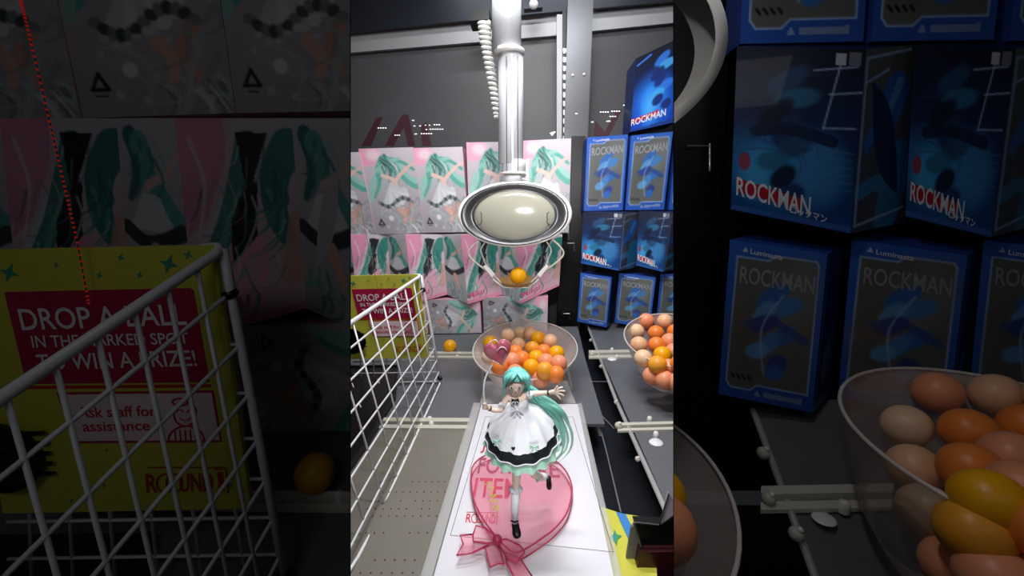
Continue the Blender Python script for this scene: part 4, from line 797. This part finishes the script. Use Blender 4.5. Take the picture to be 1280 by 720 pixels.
    hair = build('hair', (cap, f), 'plastic_paint', C, fig, smooth=True, cols=[[*lin((120, 205, 194)), 1]]*len(cap))
    rnd = random.Random(11)
    base = [(649, 480), (658, 484), (667, 490), (677, 500), (692, 510), (704, 524), (711, 542), (709, 560), (698, 573), (686, 580)]
    for i in range(13):
        o1, o2 = rnd.uniform(-5, 5), rnd.uniform(-6, 6); L_ = rnd.choice((7, 8, 9, 10, 10)); pts = []
        for j, (x, y) in enumerate(base[:L_]):
            t = j/9; sp = .3+1.1*math.sin(min(1, t*1.2)*math.pi*.6); pts.append(q(x+o1*sp-rnd.uniform(0, 2), y+o2*sp, -.012-.02*t+rnd.uniform(-.003, .003)))
        p = smoothpath(pts, 5); n_ = len(p); r = [s*max(.3, 3.6*math.sin(math.pi*min(1, .12+.95*(k/(n_-1))))) for k in range(n_)]
        build('hair_lock', tube(p, r, 10, flat=.6), 'plastic_paint', C, hair, smooth=True, cols=colr(n_, 10, (98, 198, 186), (186, 230, 210)))
    for x0, xm, x1, yb in ((640, 632, 629, 492), (642, 635, 631, 484), (645, 641, 634, 480), (652, 656, 660, 486), (655, 660, 662, 496), (648, 652, 657, 480), (643, 632, 628, 500)):
        p = smoothpath([q(x0, 466, .012), q(xm, 472, .019), q((xm+x1)/2, (472+yb)/2, .0185), q(x1, yb, .015)], 5); build('hair_lock', tube(p, [s*max(.4, 3.0*(1-(k/(len(p)-1))**2)) for k in range(len(p))], 8, flat=.6), 'plastic_paint', C, hair, smooth=True, cols=colr(len(p), 8, (116, 204, 192), (140, 214, 202)))
    # balloon on a stick
    bl = thing('heart_balloon', q(606.5, 512, .022), 'pink glossy heart balloon on a white stick held by the doll', 'balloon')
    build('stick', tube(smoothpath([q(606.5, 512, .022), q(604.5, 490, .02), q(607, 472, .015), q(616, 455, .01)], 6), 1.1*s, 8), 'whitewire', C, bl, smooth=True)
    c = q(623, 440, .008); vs2, fs2 = [], []; N, Mh = 40, 9
    hp_ = heart_pts(0, 0, 16.5, 17.5, -.28, N)
    for i in range(-Mh, Mh+1):
        a = i*math.pi/2/Mh; kk = max(math.cos(a), .02)**.8
        for x, y in hp_: vs2.append(c+Vector((x*kk*s, math.sin(a)*6.5*s, -y*kk*s)))
    for i in range(2*Mh):
        for k in range(N): fs2.append((i*N+k, i*N+(k+1) % N, (i+1)*N+(k+1) % N, (i+1)*N+k))
    build('balloon_body', (vs2, fs2), 'balloon', C, bl, smooth=True)
    for pts in ([(611, 431), (614, 427), (619, 425), (623, 429)], [(621, 439), (626, 434), (631, 435), (633, 438)], [(616, 451), (624, 455)]): build('balloon_highlight', tube(smoothpath([q(x, y, .0165) for x, y in pts], 4), .7*s, 6), 'balloonhi', C, bl, smooth=True, label='pale squiggle painted as a highlight')  # pale tubes stand for highlights on the balloon
figurine()
# ------------------------------------------------------------------ dim right bay shell
build('wall_back_right', slab([G.at(x, y, 1.56) for x, y in ((690, 225), (905, 225), (905, 440), (690, 440))], (0, .01, 0)), 'dark', G, kind='structure')
build('trim_14', slab([G.at(x, y, 1.44) for x, y in ((690, 225), (728, 225), (722, 330), (718, 440), (690, 440))], (0, .01, 0)), 'dark', G, kind='structure')
build('trim_15', slab([G.fl(x, y) for x, y in ((733, 404), (905, 404), (905, 486), (764, 486))], (0, 0, -.004)), 'floor', G, kind='structure')
build('shelf_edge', tube([G.fl(735, 408, .003), G.fl(764, 486, .003)], .010, 8), 'acry', G, label='dim clear beading along the shelf edge in the right bay', cat='trim')
rail_thing(G, 738, 441, 790, 440, 8, 'large dim clear rail across the shelf of the right bay', ((771, 446),))
for x, y, l in ((739, 426, 'upper clear clamp'), (741, 444, 'big clear clamp at the rail end'), (752, 458, 'small clear clamp below the rail')): clamp(G, x, y, 'dim '+l+' in the right bay', .7)
build('round_button', lathe([(1e-5, .009), (.024, .006), (.03, 0)], G.fl(763, 451, .001), n=20), 'whitewire', G, smooth=True, label='dim pale round button on the shelf of the right bay', cat='button')
cr = lathe([(r_*G.sz, h_*G.sz) for r_, h_ in ((.118, -.02), (.129, -.004), (.129, .004), (.121, .005))], G.at(643, 268, .9), Vector((0, -1, 0)), n=90, sy=.57)
build('claw_machine_claw', cr, 'white', G, smooth=True, label='dim white curved rim of a claw head at the upper left of the right bay', cat='claw')
build('latch', join(tube([G.at(x, y, 1.42) for x, y in ((709, 304), (718, 304))], .003), tube([G.at(718, y, 1.42) for y in (303, 306, 314)], .005)), 'steel', G, label='dim metal latch on the black panel of the right bay', cat='latch')
